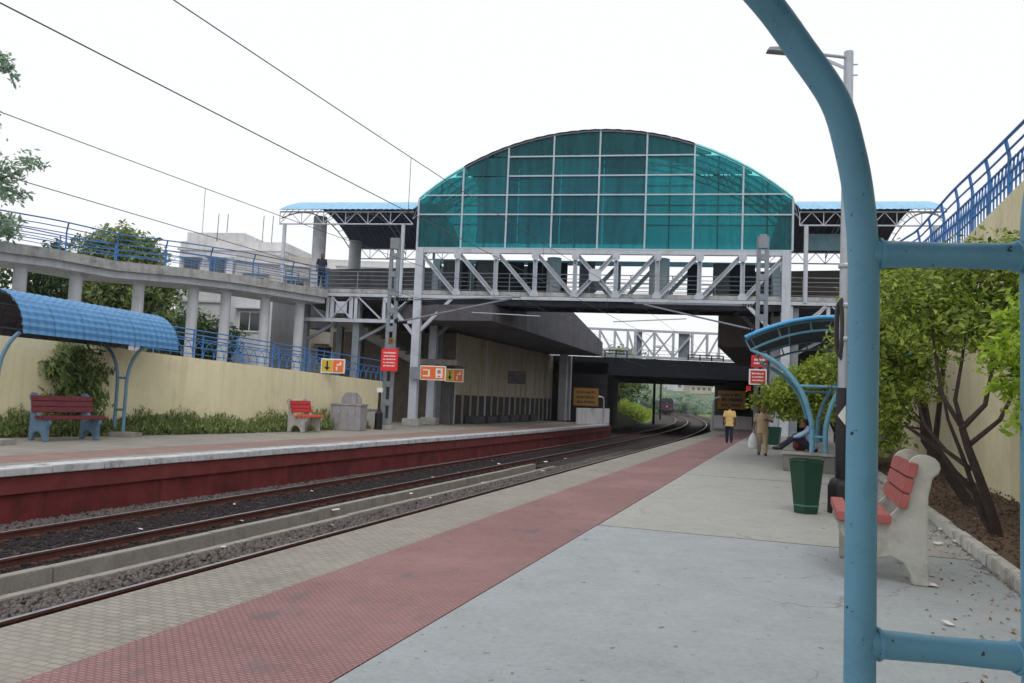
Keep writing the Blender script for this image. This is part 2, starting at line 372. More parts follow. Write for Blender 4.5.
khaki = M('beige_uniform', sr(178, 158, 128), .85, .1, 8, .2, 40); shirt_b = M('pale_blue_shirt', sr(150, 180, 214), .85, .1, 8, .2, 40)
plastic = M('white_plastic', sr(226, 228, 230), .4, .06, 9, .3, 25); bark = M('bark', sr(58, 48, 46), .95, .3, 9, .8, 30)
shoe = M('dark_shoes', sr(34, 28, 26), .5, .1, 9)
wall_white = M('white_render', sr(206, 208, 212), .85, .1, .6, .1, 10, sr(160, 158, 156), .5, .3, .3)
wall_beige = M('beige_render', sr(196, 190, 180), .85, .1, .6, .1, 10, sr(140, 132, 122), .5, .3, .35)
faded_red = M('faded_red_board', sr(186, 56, 58), .6, .1, 3)
wall_grey = M('grey_render', sr(212, 212, 214), .85, .12, .5, .1, 10, sr(120, 118, 118), .6, .3, .4)
glassd = M('dark_window_glass', sr(46, 52, 60), .12, .1, 2, spec=.7)
teal = panemat('teal_sheet', sr(54, 148, 154), .45); teal_lit = panemat('lit_clear_teal_sheet', sr(130, 216, 210), .8)  # teal_lit: clearer, lighter copy that builds the bright end bays into the sheets
screen_m = M('screen', sr(16, 18, 22), .3, .05, 3)
train_m = M('train_paint', sr(58, 50, 62), .5, .15, .8); coach_m = M('coach_paint', sr(150, 158, 160), .5, .12, .8)
leaf_a = leafmat('leaf_green', sr(68, 94, 30), sr(182, 200, 92), .45); leaf_b = leafmat('leaf_bright', sr(112, 152, 34), sr(196, 216, 84), .45)
leaf_c = leafmat('leaf_dark', sr(38, 62, 36), sr(88, 116, 60)); leaf_d = leafmat('leaf_hedge', sr(112, 136, 40), sr(182, 196, 84), .4)
leaf_e = leafmat('leaf_weed', sr(80, 104, 54), sr(156, 168, 106)); leaf_dry = leafmat('dry_leaf', sr(92, 62, 40), sr(150, 116, 74), .1)
leaf_f = leafmat('leaf_bush', sr(66, 92, 48), sr(160, 176, 110), .42); leaf_g = leafmat('leaf_hazed', sr(104, 134, 112), sr(176, 196, 172), .6)  # leaf_g: haze and backlight are put into its pale bluish colour

# ------------------------------------------------------------------ ground, platforms, tracks
def frange(a, b, st):
    n = max(1, int(round((b - a) / st))); return [a + (b - a) * i / n for i in range(n + 1)]
def sweep(mb, ss, sec):
    """closed cross-section sec(s) -> [(t,z)...] swept along the line"""
    rings = [[T(s, t, z) for t, z in sec(s)] for s in ss]; n = len(rings[0])
    fs = [tuple(range(n)), tuple((len(ss) - 1) * n + k for k in range(n - 1, -1, -1))]
    for i in range(len(ss) - 1):
        for k in range(n): fs.append((i * n + k, (i + 1) * n + k, (i + 1) * n + (k + 1) % n, i * n + (k + 1) % n))
    return mb.add([p for r in rings for p in r], fs)
def rect(t0, t1, z0, z1): return lambda s: [(t0, z0), (t1, z0), (t1, z1), (t0, z1)]
def et(s): return -13.0 + .65 * max(0, min(1, (s - 10) / 24.))        # far platform edge

g = MB(); g.sheet([[Vector((x, y, -1.45)) for x in (-2500, -300, -60, 0, 60, 300, 2500)] for y in (-400, -40, 40, 150, 400, 1200, 4000)])
build(g, 'ground', ground_m, kind='structure', label='open dry ground around the station')

# near platform
NE, RL, RR, KB, WR = -4.8, -3.87, -2.4, 2.0, 3.8
platn = thing('near_platform', 'near concrete platform with red tactile strip', 'platform', T(0, 0, 0), kind='structure')
build(sweep(MB(), frange(-8, 100, 2), rect(NE + .06, 9.0, -1.3, -.03)), 'platform_body', joint, platn)
build(sweep(MB(), frange(-8, 100, 2), rect(NE, RL - .004, -.09, 0)), 'edge_paving', paving, platn)
build(sweep(MB(), frange(-8, 100, 2), rect(RL, RR - .004, -.03, .002)), 'tactile_strip', tactile, platn)
sj = [-8, 1.2, 10.43, 19.2, 28.2, 37, 46, 55, 64, 80, 100]
for i in range(len(sj) - 1):
    build(sweep(MB(), frange(sj[i] + .04, sj[i + 1] - .04, 3), rect(RR + .012, KB - .01, -.03, .001 + .003 * (i % 2))), 'slab', slabA if i == 1 else slabB, platn)
kerb = thing('kerb', 'white painted kerb edging the tree bed', 'kerb', T(10, KB, 0), kind='structure')
s = -5.0
while s < 33:
    L_ = .95 + RNG.uniform(-.05, .05); j = RNG.uniform(-.012, .012)
    build(sweep(MB(), [s + .012, s + L_ - .012], rect(KB + j, KB + .14 + j, -.02, .13 + RNG.uniform(-.015, .012))), 'kerb_stone', kerbp, kerb, bevel=.012); s += L_
# soil bed with clods
bed = MB(); nt = 10; ns = 170
rows = []
for i in range(ns + 1):
    s = -6 + 40 * i / ns
    rows.append([T(s, KB + .13 + (WR - KB - .1) * k / nt, .05 + .05 * math.sin(k * 1.1) * RNG.random() + RNG.uniform(-.02, .04) + .09 * (k / nt)) for k in range(nt + 1)])
build(bed.sheet(rows), 'soil_bed', soil, kind='structure', label='bare brown soil bed between kerb and yellow wall', smooth=True)

# far platform
platf = thing('far_platform', 'far platform with white edge and maroon face', 'platform', T(20, -14, 0), kind='structure')
ss = frange(-10, 58, 2)
build(sweep(MB(), ss, lambda s: [(-60, -1.3), (et(s) - .06, -1.3), (et(s) - .06, -.46), (-60, -.46)]), 'lower_wall', maroon, platf)
build(sweep(MB(), ss, lambda s: [(-60, -.455), (et(s), -.455), (et(s), -.13), (-60, -.13)]), 'upper_band', maroon_dk, platf)
build(sweep(MB(), ss, lambda s: [(-60, -.13), (et(s) - .44, -.13), (et(s) - .44, 0), (-60, 0)]), 'paving', farpave, platf)
build(sweep(MB(), ss, lambda s: [(et(s) - 2.25, -.01), (et(s) - .95, -.01), (et(s) - .95, .005), (et(s) - 2.25, .005)]), 'red_strip', farred, platf)
s = -2.0
while s < 57:
    L_ = 1.2 + RNG.uniform(-.1, .1); j = RNG.uniform(-.015, .015); e0 = RNG.uniform(-.008, .008)
    build(sweep(MB(), [s + .006, s + L_ - .006], lambda q: [(et(q) - .435, -.128), (et(q) + .06 + j, -.128), (et(q) + .06 + j, .012 + e0), (et(q) - .435, .012 + e0)]), 'coping_stone', coping, platf, bevel=.012); s += L_

# track bed
RT = -.84
def bedsec(s):
    return [(-13.5, -1.4), (-4.4, -1.4), (-4.4, -1.06), (-8.6, -1.0), (-8.62, -1.3), (-9.52, -1.3), (-9.54, -1.02), (-9.9, -1.0), (-11.9, -1.0), (-12.5, -1.06), (-13.5, -1.1)]
build(sweep(MB(), frange(-10, 30, 2), bedsec), 'ballast_bed', ballast_base, kind='structure', label='grey ballast bed under the tracks')
build(sweep(MB(), frange(30, 400, 4), lambda s: [(-16, -1.44), (-2.5 if s > 101 else -4.4, -1.44), (-2.5 if s > 101 else -4.4, -1.05), (-5, -1.02), (-12.6, -1.02), (-16, -1.1)]), 'ballast_bed', ballast_base, kind='structure', label='ballast bed beyond the end of the drain')
dr = thing('drain_channel', 'open concrete drain running between the two tracks', 'drain', T(15, -8.8, -1.3))
s = -4.0
while s < 30:                                     # cast in lengths
    L_ = 3 + RNG.uniform(-.3, .3); q = [s + .005, (s + min(30, s + L_)) / 2, min(30, s + L_) - .005]; j = RNG.uniform(-.012, .012)
    build(sweep(MB(), q, rect(-8.77, -8.6, -1.36, -.95 + j)), 'near_wall', drain_conc, dr, bevel=.012)
    build(sweep(MB(), q, rect(-9.6, -9.42, -1.36, -.92 + j)), 'far_wall', drain_conc, dr, bevel=.012); s += L_
build(sweep(MB(), frange(-4, 30, 2), rect(-9.42, -8.77, -1.36, -1.26)), 'channel_floor', oily, dr)
RAILSEC = [(-.068, 0), (.068, 0), (.068, .014), (.014, .03), (.010, .105), (.034, .12), (.034, .152), (-.034, .152), (-.034, .12), (-.010, .105), (-.014, .03), (-.068, .014)]
def track(tc, label, near):
    tr = thing('railway_track', label, 'track', T(20, tc, -1.0))
    for off in (-.872, .872):
        ss_ = frange(-8, 44, 4) + frange(44, 400, 3)[1:]
        rl = build(sweep(MB(), ss_, lambda s: [(tc + off + a, RT - .152 + z) for a, z in RAILSEC]), 'rail', rust, tr)
        build(sweep(MB(), ss_, lambda s: [(tc + off - .027, RT - .0005), (tc + off + .027, RT - .0005), (tc + off + .024, RT + .003), (tc + off - .024, RT + .003)]), 'rail_head', shine, rl)
    me = None; clips = MB()
    for s in frange(2 if not near else 6, 130, .64):
        if me is None:
            mb = MB().hexa([(-1.37, -.13, -.2), (1.37, -.13, -.2), (1.37, .13, -.2), (-1.37, .13, -.2), (-1.35, -.1, 0), (1.35, -.1, 0), (1.35, .1, 0), (-1.35, .1, 0)])
            rl0 = root_loc(tr); mb.v = [(v[0] + rl0.x, v[1] + rl0.y, v[2] + rl0.z) for v in mb.v]
            o = build(mb, 'sleeper', sleeper_m, tr, bevel=.01); me = o.data
        else:
            o = bpy.data.objects.new('sleeper', me); COL.objects.link(o); o.parent = tr
        o.location = T(s, tc, RT - .155) - root_loc(tr); o.rotation_euler = (0, 0, -TH_at(s))
        if s < 34:
            for off in (-.872, .872):
                for sg in (-.1, .1): clips.box(T(s, tc + off + sg, RT - .125), (.07, .1, .05), -TH)
    build(clips, 'rail_clips', oily, tr, kind='stuff')
    return tr
track(-6.62, 'nearer railway track beside the tiled platform edge', True)
track(-10.92, 'farther railway track beside the maroon platform wall', False)

# loose ballast stones
def stones(n, smin, smax, tmin, tmax, zf, size, name, label, mt, power=1.6):
    s = smin + (smax - smin) * NR.random(n) ** power; t = tmin + (tmax - tmin) * NR.random(n)
    c = np.zeros((n, 3)); ct, sn = math.cos(TH), math.sin(TH)
    c[:, 0] = s * sn + t * ct; c[:, 1] = s * ct - t * sn; c[:, 2] = zf(t) + NR.random(n) * .02
    base = np.array([(-1, -1, -1), (1, -1, -1), (1, 1, -1), (-1, 1, -1), (-.8, -.7, .8), (.7, -.8, .9), (.8, .7, .7), (-.7, .8, .9)], float)
    v = base[None] * (1 + NR.uniform(-.35, .35, (n, 8, 3)))
    sz = size * (.55 + .9 * NR.random((n, 1, 3))); v = v * sz
    a = NR.random(n) * 6.28; b = NR.uniform(-.6, .6, n)
    ca, sa, cb, sb = np.cos(a)[:, None], np.sin(a)[:, None], np.cos(b)[:, None], np.sin(b)[:, None]
    y = v[:, :, 1] * cb - v[:, :, 2] * sb; z = v[:, :, 1] * sb + v[:, :, 2] * cb; x = v[:, :, 0]
    w = np.stack([x * ca - y * sa, x * sa + y * ca, z], 2) + c[:, None]
    np_mesh(name, w, 8, mt, fidx=[(0, 3, 2, 1), (4, 5, 6, 7), (0, 1, 5, 4), (1, 2, 6, 5), (2, 3, 7, 6), (3, 0, 4, 7)], kind='stuff', label=label, cat='ballast')
stones(28000, 2, 44, -8.6, -5.5, lambda t: -1.0 - .01 * (t + 8), .026, 'ballast', 'loose grey ballast stones along the nearer track', ballast_m, 1.3)
stones(26000, 2, 44, -12.9, -9.62, lambda t: np.where(t < -11.9, -1.03 - .03 * (-t - 11.9), -1.0), .024, 'ballast', 'dark ballast stones along the farther track', oily, 1.3)
stones(9000, 2, 40, -13.0, -12.1, lambda t: -1.02 + .04 * (-t - 12.1), .026, 'ballast', 'ballast stones heaped against the maroon platform wall', ballast_m, 1.2)
# litter on the line
n = 34; s_ = 5 + 33 * NR.random(n); t_ = -12.4 + 4.6 * NR.random(n)
quad = []
for a, b in zip(s_, t_):
    w = RNG.uniform(.025, .09); h_ = RNG.uniform(.02, .05); c = T(a, b, -.97 + RNG.uniform(0, .03)); r_ = RNG.uniform(0, 3)
    dx = Vector((math.cos(r_), math.sin(r_), .1)) * w; dy = Vector((-math.sin(r_), math.cos(r_), .25)) * h_
    quad.append([c - dx - dy, c + dx - dy, c + dx + dy, c - dx + dy])
np_mesh('litter', np.array([[tuple(p) for p in q] for q in quad]), 4, M('paper', sr(208, 206, 204), .8, .15, 9, island=.25), fidx=[(0, 1, 2, 3)], kind='stuff', label='pale paper litter scattered between the rails', cat='litter')

# ------------------------------------------------------------------ generic builders: railings, leaves, trees
def railing(name, label, pts, h, nr, mt, sp=2.0, r=.024, lean=None, decor=0, group=None, cat='railing', bracket=False):
    """posts, rails and (decor) curved infill along base points"""
    pts = [Vector(p) for p in pts]; rt = thing(name, label, cat, pts[0], group)
    seg = [0.0]
    for a, b in zip(pts, pts[1:]): seg.append(seg[-1] + (b - a).length)
    def at(d):
        d = max(0, min(seg[-1], d))
        for i in range(len(pts) - 1):
            if d <= seg[i + 1] + 1e-9:
                f = (d - seg[i]) / max(1e-9, seg[i + 1] - seg[i]); return pts[i].lerp(pts[i + 1], f)
        return pts[-1]
    n = max(1, int(round(seg[-1] / sp))); ln = Vector(lean) if lean is not None else Vector((0, 0, 0))
    hs = h if callable(h) else (lambda d: h)
    for i in range(n + 1):
        d = seg[-1] * i / n; p = at(d); hh = hs(d)
        build(MB().tube([p, p + Vector((0, 0, hh * .72)), p + ln * .6 + Vector((0, 0, hh * .9)), p + ln + Vector((0, 0, hh))], r * 1.35, 6), 'post', mt, rt)
    m_ = max(2, int(seg[-1] / .8)); ds = [seg[-1] * k / m_ for k in range(m_ + 1)]
    for j in range(nr):
        f = 1 - j / nr * .92
        q = [at(d) + Vector((0, 0, hs(d) * f)) + (ln if f > .95 else (ln * .3 if f > .75 else Vector((0, 0, 0)))) for d in ds]
        build(MB().tube(q, r * (1.15 if j == 0 else .8), 6), 'rail', mt, rt)
    if decor:
        k = int(seg[-1] / decor)
        for i in range(k):
            a, b = at(seg[-1] * i / k), at(seg[-1] * (i + 1) / k); hh = hs(seg[-1] * i / k) * .62; mb = MB()
            for sg in (0, 1):
                arc = []
                for q in range(7):
                    f = q / 6; g_ = math.sin(f * math.pi / 2); w = (1 - math.cos(f * math.pi / 2))
                    arc.append((a.lerp(b, w) if sg == 0 else b.lerp(a, w)) + Vector((0, 0, .04 + hh * g_)))
                mb.tube(arc, r * .55, 5)
            build(mb, 'infill_arc', mt, rt)
    return rt
LEAF = np.array([(0, -1, 0), (.45, -.1, .12), (0, 1, 0), (-.45, -.1, .12)], float)
def leaf_mesh(name, pos, nrm, size, mt, parent, elong=1.0, droop=None):
    n = len(pos); nrm = nrm / np.linalg.norm(nrm, axis=1, keepdims=True)
    a = NR.normal(size=(n, 3)) if droop is None else droop + .35 * NR.normal(size=(n, 3))
    a -= nrm * (a * nrm).sum(1, keepdims=True); a /= np.linalg.norm(a, axis=1, keepdims=True) + 1e-9
    b = np.cross(nrm, a); sz = size * (.42 + 1.1 * NR.random((n, 1, 1)) ** 1.3)
    v = LEAF[None, :, 0:1] * b[:, None] + LEAF[None, :, 1:2] * elong * a[:, None] + LEAF[None, :, 2:3] * nrm[:, None]
    return np_mesh(name, pos[:, None] + v * sz, 4, mt, parent, fidx=[(0, 1, 2), (0, 2, 3)])
def crown_points(clumps, density, twig=.16, per=26, fill=.35):
    """clumps [(centre, radius)] -> leaf positions gathered in twigs, so gaps stay open"""
    P_, N_ = [], []
    for c, r in clumps:
        rr = np.array(r if isinstance(r, (tuple, list)) else (r, r, r * .8)); c = np.array(c)
        k = max(4, int(density * (rr.mean() ** 2) * 12))
        d = NR.normal(size=(k, 3)); d /= np.linalg.norm(d, axis=1, keepdims=True)
        q = c + d * rr * (fill + (1 - fill) * NR.random((k, 1)) ** .6) * (.8 + .4 * NR.random((k, 1)))
        m_ = NR.integers(int(per * .5), int(per * 1.5), k)
        idx = np.repeat(np.arange(k), m_)
        P_.append(q[idx] + NR.normal(size=(len(idx), 3)) * twig * .55); N_.append(d[idx] * .5 + NR.normal(size=(len(idx), 3)) * .55 + np.array([0, 0, .55]))
    return np.concatenate(P_), np.concatenate(N_)
def tree(name, label, base, stems, clumps, leafm, leaf=.06, density=9, twig=.16, per=26, group=None, cat='tree', elong=1.0, limbs=True, droop=None):
    rt = thing(name, label, cat, base, group); mb = MB(); tips = []
    for pts, r0, r1 in stems:
        pts = [Vector(p) for p in pts]; n = len(pts)
        mb.tube(pts, [r0 + (r1 - r0) * i / (n - 1) for i in range(n)], 7); tips.append((pts[-1], r1)); 
        if n > 2: tips.append((pts[-2], r1))
    if limbs:
        for c, r in clumps:
            c = Vector(c); tp, tr = min(tips, key=lambda q: (q[0] - c).length)
            rad_ = r if not isinstance(r, (tuple, list)) else r[0]
            for k in range(3):
                e = c + Vector((RNG.uniform(-1, 1), RNG.uniform(-1, 1), RNG.uniform(-.4, .8))) * rad_ * .75
                md = tp.lerp(e, .5) + Vector((RNG.uniform(-1, 1), RNG.uniform(-1, 1), RNG.uniform(-.5, 1))) * .1 * (e - tp).length
                mb.tube([tp, md, e], [tr * .8, tr * .5, tr * .15], 5)
    build(mb, 'trunk', bark, rt, smooth=True)
    pos, nrm = crown_points(clumps, density, twig, per)
    leaf_mesh('crown', pos, nrm, leaf, leafm, rt, elong, droop)
    return rt

# ------------------------------------------------------------------ right side: wall, ramp, trees, bench, bin, lamp
wl_ = thing('yellow_wall', 'tall yellow retaining wall behind the trees on the right', 'wall', T(15, WR, 0))
s = -3.0
while s < 33:                                     # cast panels with open joints
    e_ = min(33, s + 4.0)
    build(MB().hexa([T(s + .008, WR, -.3), T(e_ - .008, WR, -.3), T(e_ - .008, WR + .3, -.3), T(s + .008, WR + .3, -.3), T(s + .008, WR, 5.86), T(e_ - .008, WR, 5.86), T(e_ - .008, WR + .3, 5.86), T(s + .008, WR + .3, 5.86)]), 'wall_panel', yellow, wl_); s = e_
rp = thing('approach_ramp', 'concrete approach ramp above the yellow wall', 'ramp', T(20, 5, 5.8))
rb = MB()
rows_t = [(-3, 5.8), (14.3 / .94, 5.84), (26, 5.9), (33, 6.5)]
for (a, za), (b, zb) in zip(rows_t, rows_t[1:]):
    rb.hexa([T(a, WR + .31, za - .5), T(b, WR + .31, zb - .5), T(b, WR + 3.4, zb - .5), T(a, WR + 3.4, za - .5), T(a, WR + .31, za), T(b, WR + .31, zb), T(b, WR + 3.4, zb), T(a, WR + 3.4, za)])
build(rb, 'ramp_deck', weath_conc, rp)
def wallpt(px, py):                               # pixel on the wall plane
    d = ray(px, py); nrm_ = Vector((math.cos(TH), -math.sin(TH), 0)); o = T(10, WR + .1)
    t = o.dot(nrm_) / d.dot(nrm_); p = d * t; p.z += EYE; return p
base = [T(-3, WR + .1, 5.86), T(16.3, WR + .1, 5.86), T(19, WR + .1, 5.86), T(23, WR + .1, 5.9), T(28, WR - .1, 6.15), T(33, WR - .9, 6.5)]
def hR(d):
    return 1.08 if d < 19 else (1.08 + min(1, (d - 19) / 7.) * .49 if d < 26 else 1.57 - min(1, (d - 26) / 8) * .42)
railing('ramp_railing', 'blue curved railing along the top of the yellow wall', base, hR, 5, rail_blue, 1.7, .03, lean=T(0, -.07) - T(0, 0), decor=.3)
railing('ramp_railing', 'blue railing on the far side of the right approach ramp', [p + (T(0, 2.9) - T(0, 0)) for p in base], 1.05, 4, rail_blue, 2.2, .026)

# foreground shelter leg: two pipes that stand side by side and arch outwards
FD = 1.8
sh = thing('platform_shelter', 'close blue pipe frame of a shelter cutting across the right foreground', 'shelter', P(862, 400) if False else Vector((.82, FD, 0)))
lp = [(764, 0), (801, 50), (834.5, 100), (850, 150), (859, 200), (863.5, 262), (863.5, 330), (862, 435), (860.5, 560), (859.5, 683)]
up_ = [(560, -150), (640, -105), (708, -57)]
pts = [D(x, y, FD) for x, y in up_ + lp]; foot = Vector((pts[-1].x - .008, FD, .02)); pts.append(Vector((pts[-1].x - .004, FD, .6))); pts.append(foot)
fine = []
def catmull(pts, k=5):
    o = []
    for i in range(len(pts) - 1):
        p0, p1, p2, p3 = pts[max(i - 1, 0)], pts[i], pts[i + 1], pts[min(i + 2, len(pts) - 1)]
        for j in range(k):
            f = j / k; o.append(.5 * ((2 * p1) + (p2 - p0) * f + (2 * p0 - 5 * p1 + 4 * p2 - p3) * f * f + (3 * p1 - p0 - 3 * p2 + p3) * f ** 3))
    return o + [pts[-1]]
PR = .0335
build(MB().tube(catmull(pts), PR, 20), 'arched_post', pipe, sh, smooth=True)
xr = D(1034, 340, FD).x
mir = [Vector((xr + (pts[8].x - p.x) if p.z > 1.99 else xr + (foot.x - p.x) * -1 + .0, FD, p.z)) for p in pts]
build(MB().tube(catmull(mir), PR, 20), 'arched_post', pipe, sh, smooth=True)
for (a, b) in (((868, 254), (1030, 257)), ((866, 643), (1030, 658))):
    q0, q1 = D(*a, FD), D(*b, FD)
    build(MB().tube([q0, q0.lerp(q1, .06), q0.lerp(q1, .5), q0.lerp(q1, .94), q1], [PR * 1.0, PR * .93, PR * .86, PR * .93, PR], 18), 'crossbar', pipe, sh, smooth=True)
    for q in (q0 + Vector((PR * .75, 0, 0)), q1 - Vector((PR * .9, 0, 0))):
        ring = [q + Vector((0, math.cos(k * .63) * PR * .98, math.sin(k * .63) * PR * .98)) for k in range(11)]
        build(MB().tube(ring, .0055, 6, caps=False), 'weld_bead', pipe, sh, smooth=True)
build(MB().box((foot.x + .17, FD, -.002), (.75, .34, .16)), 'footing', concrete, sh, bevel=.015)
# roof of that shelter, above the picture
roofc = []
for k in range(13):
    a = -1 + k / 6; roofc.append((foot.x + .17 + a * 1.45, 3.5 - .7 * a * a))
gr = [[Vector((x, FD - 4.4 + 4.5 * j / 14, z + .012 * (j % 2))) for x, z in roofc] for j in range(15)]
ro = MB().sheet(gr); ro.sheet([[v + Vector((0, 0, -.01)) for v in r] for r in gr])
build(ro, 'roof_sheet', roof_blue, sh, smooth=True)
build(MB().tube([Vector((x, FD, z - .05)) for x, z in roofc], .03, 10), 'roof_arch', pipe, sh, smooth=True)
for k in (1, 11):
    build(MB().tube([Vector((pts[0].x if k == 1 else mir[0].x, FD, pts[0].z if k == 1 else mir[0].z)), Vector((roofc[k][0], FD, roofc[k][1] - .05))], .03, 10), 'roof_strut', pipe, sh)

# benches: two shaped concrete ends, seat and back planks
def bench_profile():
    # (x forward, z up) outline of an end panel, front is -x
    o = [(-.27, 0), (-.16, 0), (-.12, .12), (-.04, .22), (.06, .25), (.15, .20), (.20, .10), (.22, 0), (.34, 0)]
    o += [(.335, .25), (.325, .55), (.33, .85), (.36, 1.02)]
    cx, cz, r = .30, 1.12, .115
    for k in range(9):
        a = rad(-30 + k * 26); o.append((cx + r * math.cos(a), cz + r * math.sin(a)))
    o += [(.20, 1.03), (.165, .86), (.115, .71), (.03, .60), (-.10, .555), (-.32, .56), (-.33, .46), (-.27, .36)]
    return [(-.33 + (x + .33) * 1.2, z_) for x, z_ in o]
def make_bench(label, conc, plank, length, group=None, name='bench', seatm=None):
    """long side along +y, facing -x"""
    b = thing(name, label, 'bench', (0, 0, 0), group); prof = bench_profile()
    for y in (0, length - .1):
        build(MB().prism([(x, y, z) for x, z in prof], (0, .1, 0)), 'end_panel', conc, b, bevel=.012)
    for x0 in (-.345, -.17, .005):
        build(MB().box((x0 + .065, length / 2, .605), (.13, length + .16, .085)), 'seat_plank', seatm or plank, b, bevel=.008)
    for k in range(3):
        z = .79 + k * .148; x = .245 + k * .036
        mb = MB(); mb.bar((x, -.08, z), (x, length + .08, z), .075, .14, (.24, 0, 1)); build(mb, 'back_plank', plank, b, bevel=.008)
    return b
bR = make_bench('concrete bench with pale red planks under the trees in the right foreground', bench_conc, redplank, 1.25)
bR.location = T(8.55, .76, .004); bR.rotation_euler = (0, 0, -TH)
# green bin
bn = thing('litter_bin', 'dark green six-sided litter bin beside the lamp post', 'bin', P(806, 513))
mb = MB(); n = 6
def hexring(r, z): return [(bn.location.x + math.cos(rad(60 * k + 5)) * r, bn.location.y + math.sin(rad(60 * k + 5)) * r, z) for k in range(n)]
rings = [hexring(.195, .004), hexring(.285, .8), hexring(.262, .8), hexring(.18, .05)]
vs = [p for r in rings for p in r]; fs = [tuple(range(5, -1, -1)), tuple(18 + k for k in range(6))]
for i in range(3):
    for k in range(6): fs.append((i * 6 + k, i * 6 + (k + 1) % 6, (i + 1) * 6 + (k + 1) % 6, (i + 1) * 6 + k))
build(mb.add(vs, fs), 'bin_body', bin_green, bn, bevel=.006)
rg = hexring(.292, .815) + hexring(.292, .845) + hexring(.255, .845) + hexring(.255, .815)
fs = [(i * 6 + k, i * 6 + (k + 1) % 6, ((i + 1) % 4) * 6 + (k + 1) % 6, ((i + 1) % 4) * 6 + k) for i in range(4) for k in range(6)]
build(MB().add(rg, fs), 'rim', bin_green, bn); 
rg = hexring(.205, .12) + hexring(.207, .14) + hexring(.214, .14) + hexring(.212, .12)
build(MB().add(rg, fs), 'band', M('bin_band', sr(70, 130, 110), .5), bn)
bn2 = thing('litter_bin', 'small green bin beyond the walking man in beige', 'bin', P(773, 445))
x, y = bn2.location.x, bn2.location.y
build(MB().lathe((x, y, 0), [(.3, 0), (.38, .8), (.34, .8), (.27, .1)], 6), 'bin_body', bin_green, bn2)

# lamp post
L0 = P(838.5, 513); lamp = thing('lamp_post', 'tall grey lamp post with black base beside the green bin', 'street lamp', L0)
top = D(852.2, 52, L0.y); Lx, Ly = L0.x + .06, L0.y
build(MB().lathe((Lx, Ly, 0), [(.24, 0), (.24, .42), (.2, .52), (.14, .56)], 8), 'base_block', black, lamp, bevel=.01)
build(MB().lathe((Lx, Ly, .55), [(.115, 0), (.115, 1.42), (.1, 1.45)], 14), 'lower_pole', black, lamp, smooth=True)
build(MB().tube([(Lx, Ly, 2.0), (Lx + .01, Ly, top.z)], [.095, .075], 14), 'upper_pole', galv, lamp, smooth=True)
for z in (3.3, 2.75, 3.95): build(MB().lathe((Lx, Ly, z), [(.105, 0), (.112, .02), (.112, .05), (.105, .07)], 12), 'clamp', galv, lamp)
hx = D(766, 48, Ly).x; az = top.z - .1
build(MB().tube([(Lx, Ly, az), (Lx - .5, Ly - .02, az + .03), (hx + .35, Ly - .05, az + .06)], .028, 8), 'arm', galv, lamp)
build(MB().bar((Lx, Ly, az - .2), (Lx - .5, Ly, az + .0), .02, .05), 'arm_brace', galv, lamp)
build(MB().hexa([(hx, Ly - .12, az + .02), (hx + .42, Ly - .12, az + .0), (hx + .42, Ly + .04, az + .0), (hx, Ly + .04, az + .02), (hx + .03, Ly - .1, az + .09), (hx + .40, Ly - .1, az + .12), (hx + .40, Ly + .02, az + .12), (hx + .03, Ly + .02, az + .09)]), 'lamp_head', steel_mid, lamp, bevel=.01)
for z in (az - .12, az - .3): build(MB().tube([(Lx, Ly, z), (Lx + .16, Ly, z + .01)], .012, 6), 'bolt', galv, lamp)
coil = MB()
for k in range(5):                                # a coil of cable tied to the pole
    c = [Vector((Lx - .16 + .05 * math.sin(a) + .02 * k, Ly - .12 + .015 * k, 2.95 + (.42 + .02 * k) * math.cos(a))) for a in [2 * math.pi * q / 20 for q in range(21)]]
    coil.tube(c, .014, 5)
build(coil, 'cable_coil', darkwire, lamp)
build(MB().prism([(Lx - .14, Ly - .12, 1.55), (Lx - .02, Ly - .13, 1.72), (Lx - .02, Ly - .13, 1.4)], (0, .004, 0)), 'paper_notice', sign_w, lamp)

# second shelter with plinth
S2 = ST(P(781, 471)); s2, t2 = S2[0], S2[1]
pl = thing('plinth', 'low grey masonry plinth under the blue shelter', 'plinth', T(s2 + 1, t2 + .8, 0))
def tbox(s0, s1, t0, t1, z0, z1, mb=None):
    return (mb or MB()).hexa([T(s0, t0, z0), T(s0, t1, z0), T(s1, t1, z0), T(s1, t0, z0), T(s0, t0, z1), T(s0, t1, z1), T(s1, t1, z1), T(s1, t0, z1)])
build(tbox(s2 + .05, s2 + 8.2, t2 + .05, t2 + 2.15, 0.003, .44), 'plinth_body', M('plinth_render', sr(128, 126, 124), .85, .15, 3, .2, 40, sr(90, 84, 80), .6, 2, .4), pl, bevel=.015)
build(tbox(s2, s2 + 8.25, t2, t2 + 2.2, .44, .50), 'plinth_cap', pale_conc, pl, bevel=.01)
s2h = thing('platform_shelter', 'blue shelter with arched roof on the plinth behind the green bin', 'shelter', T(s2 + 1, t2 + 1.1, .5))
tc = t2 + .92; zp = .5; zz_ = Vector((0, 0, .05))
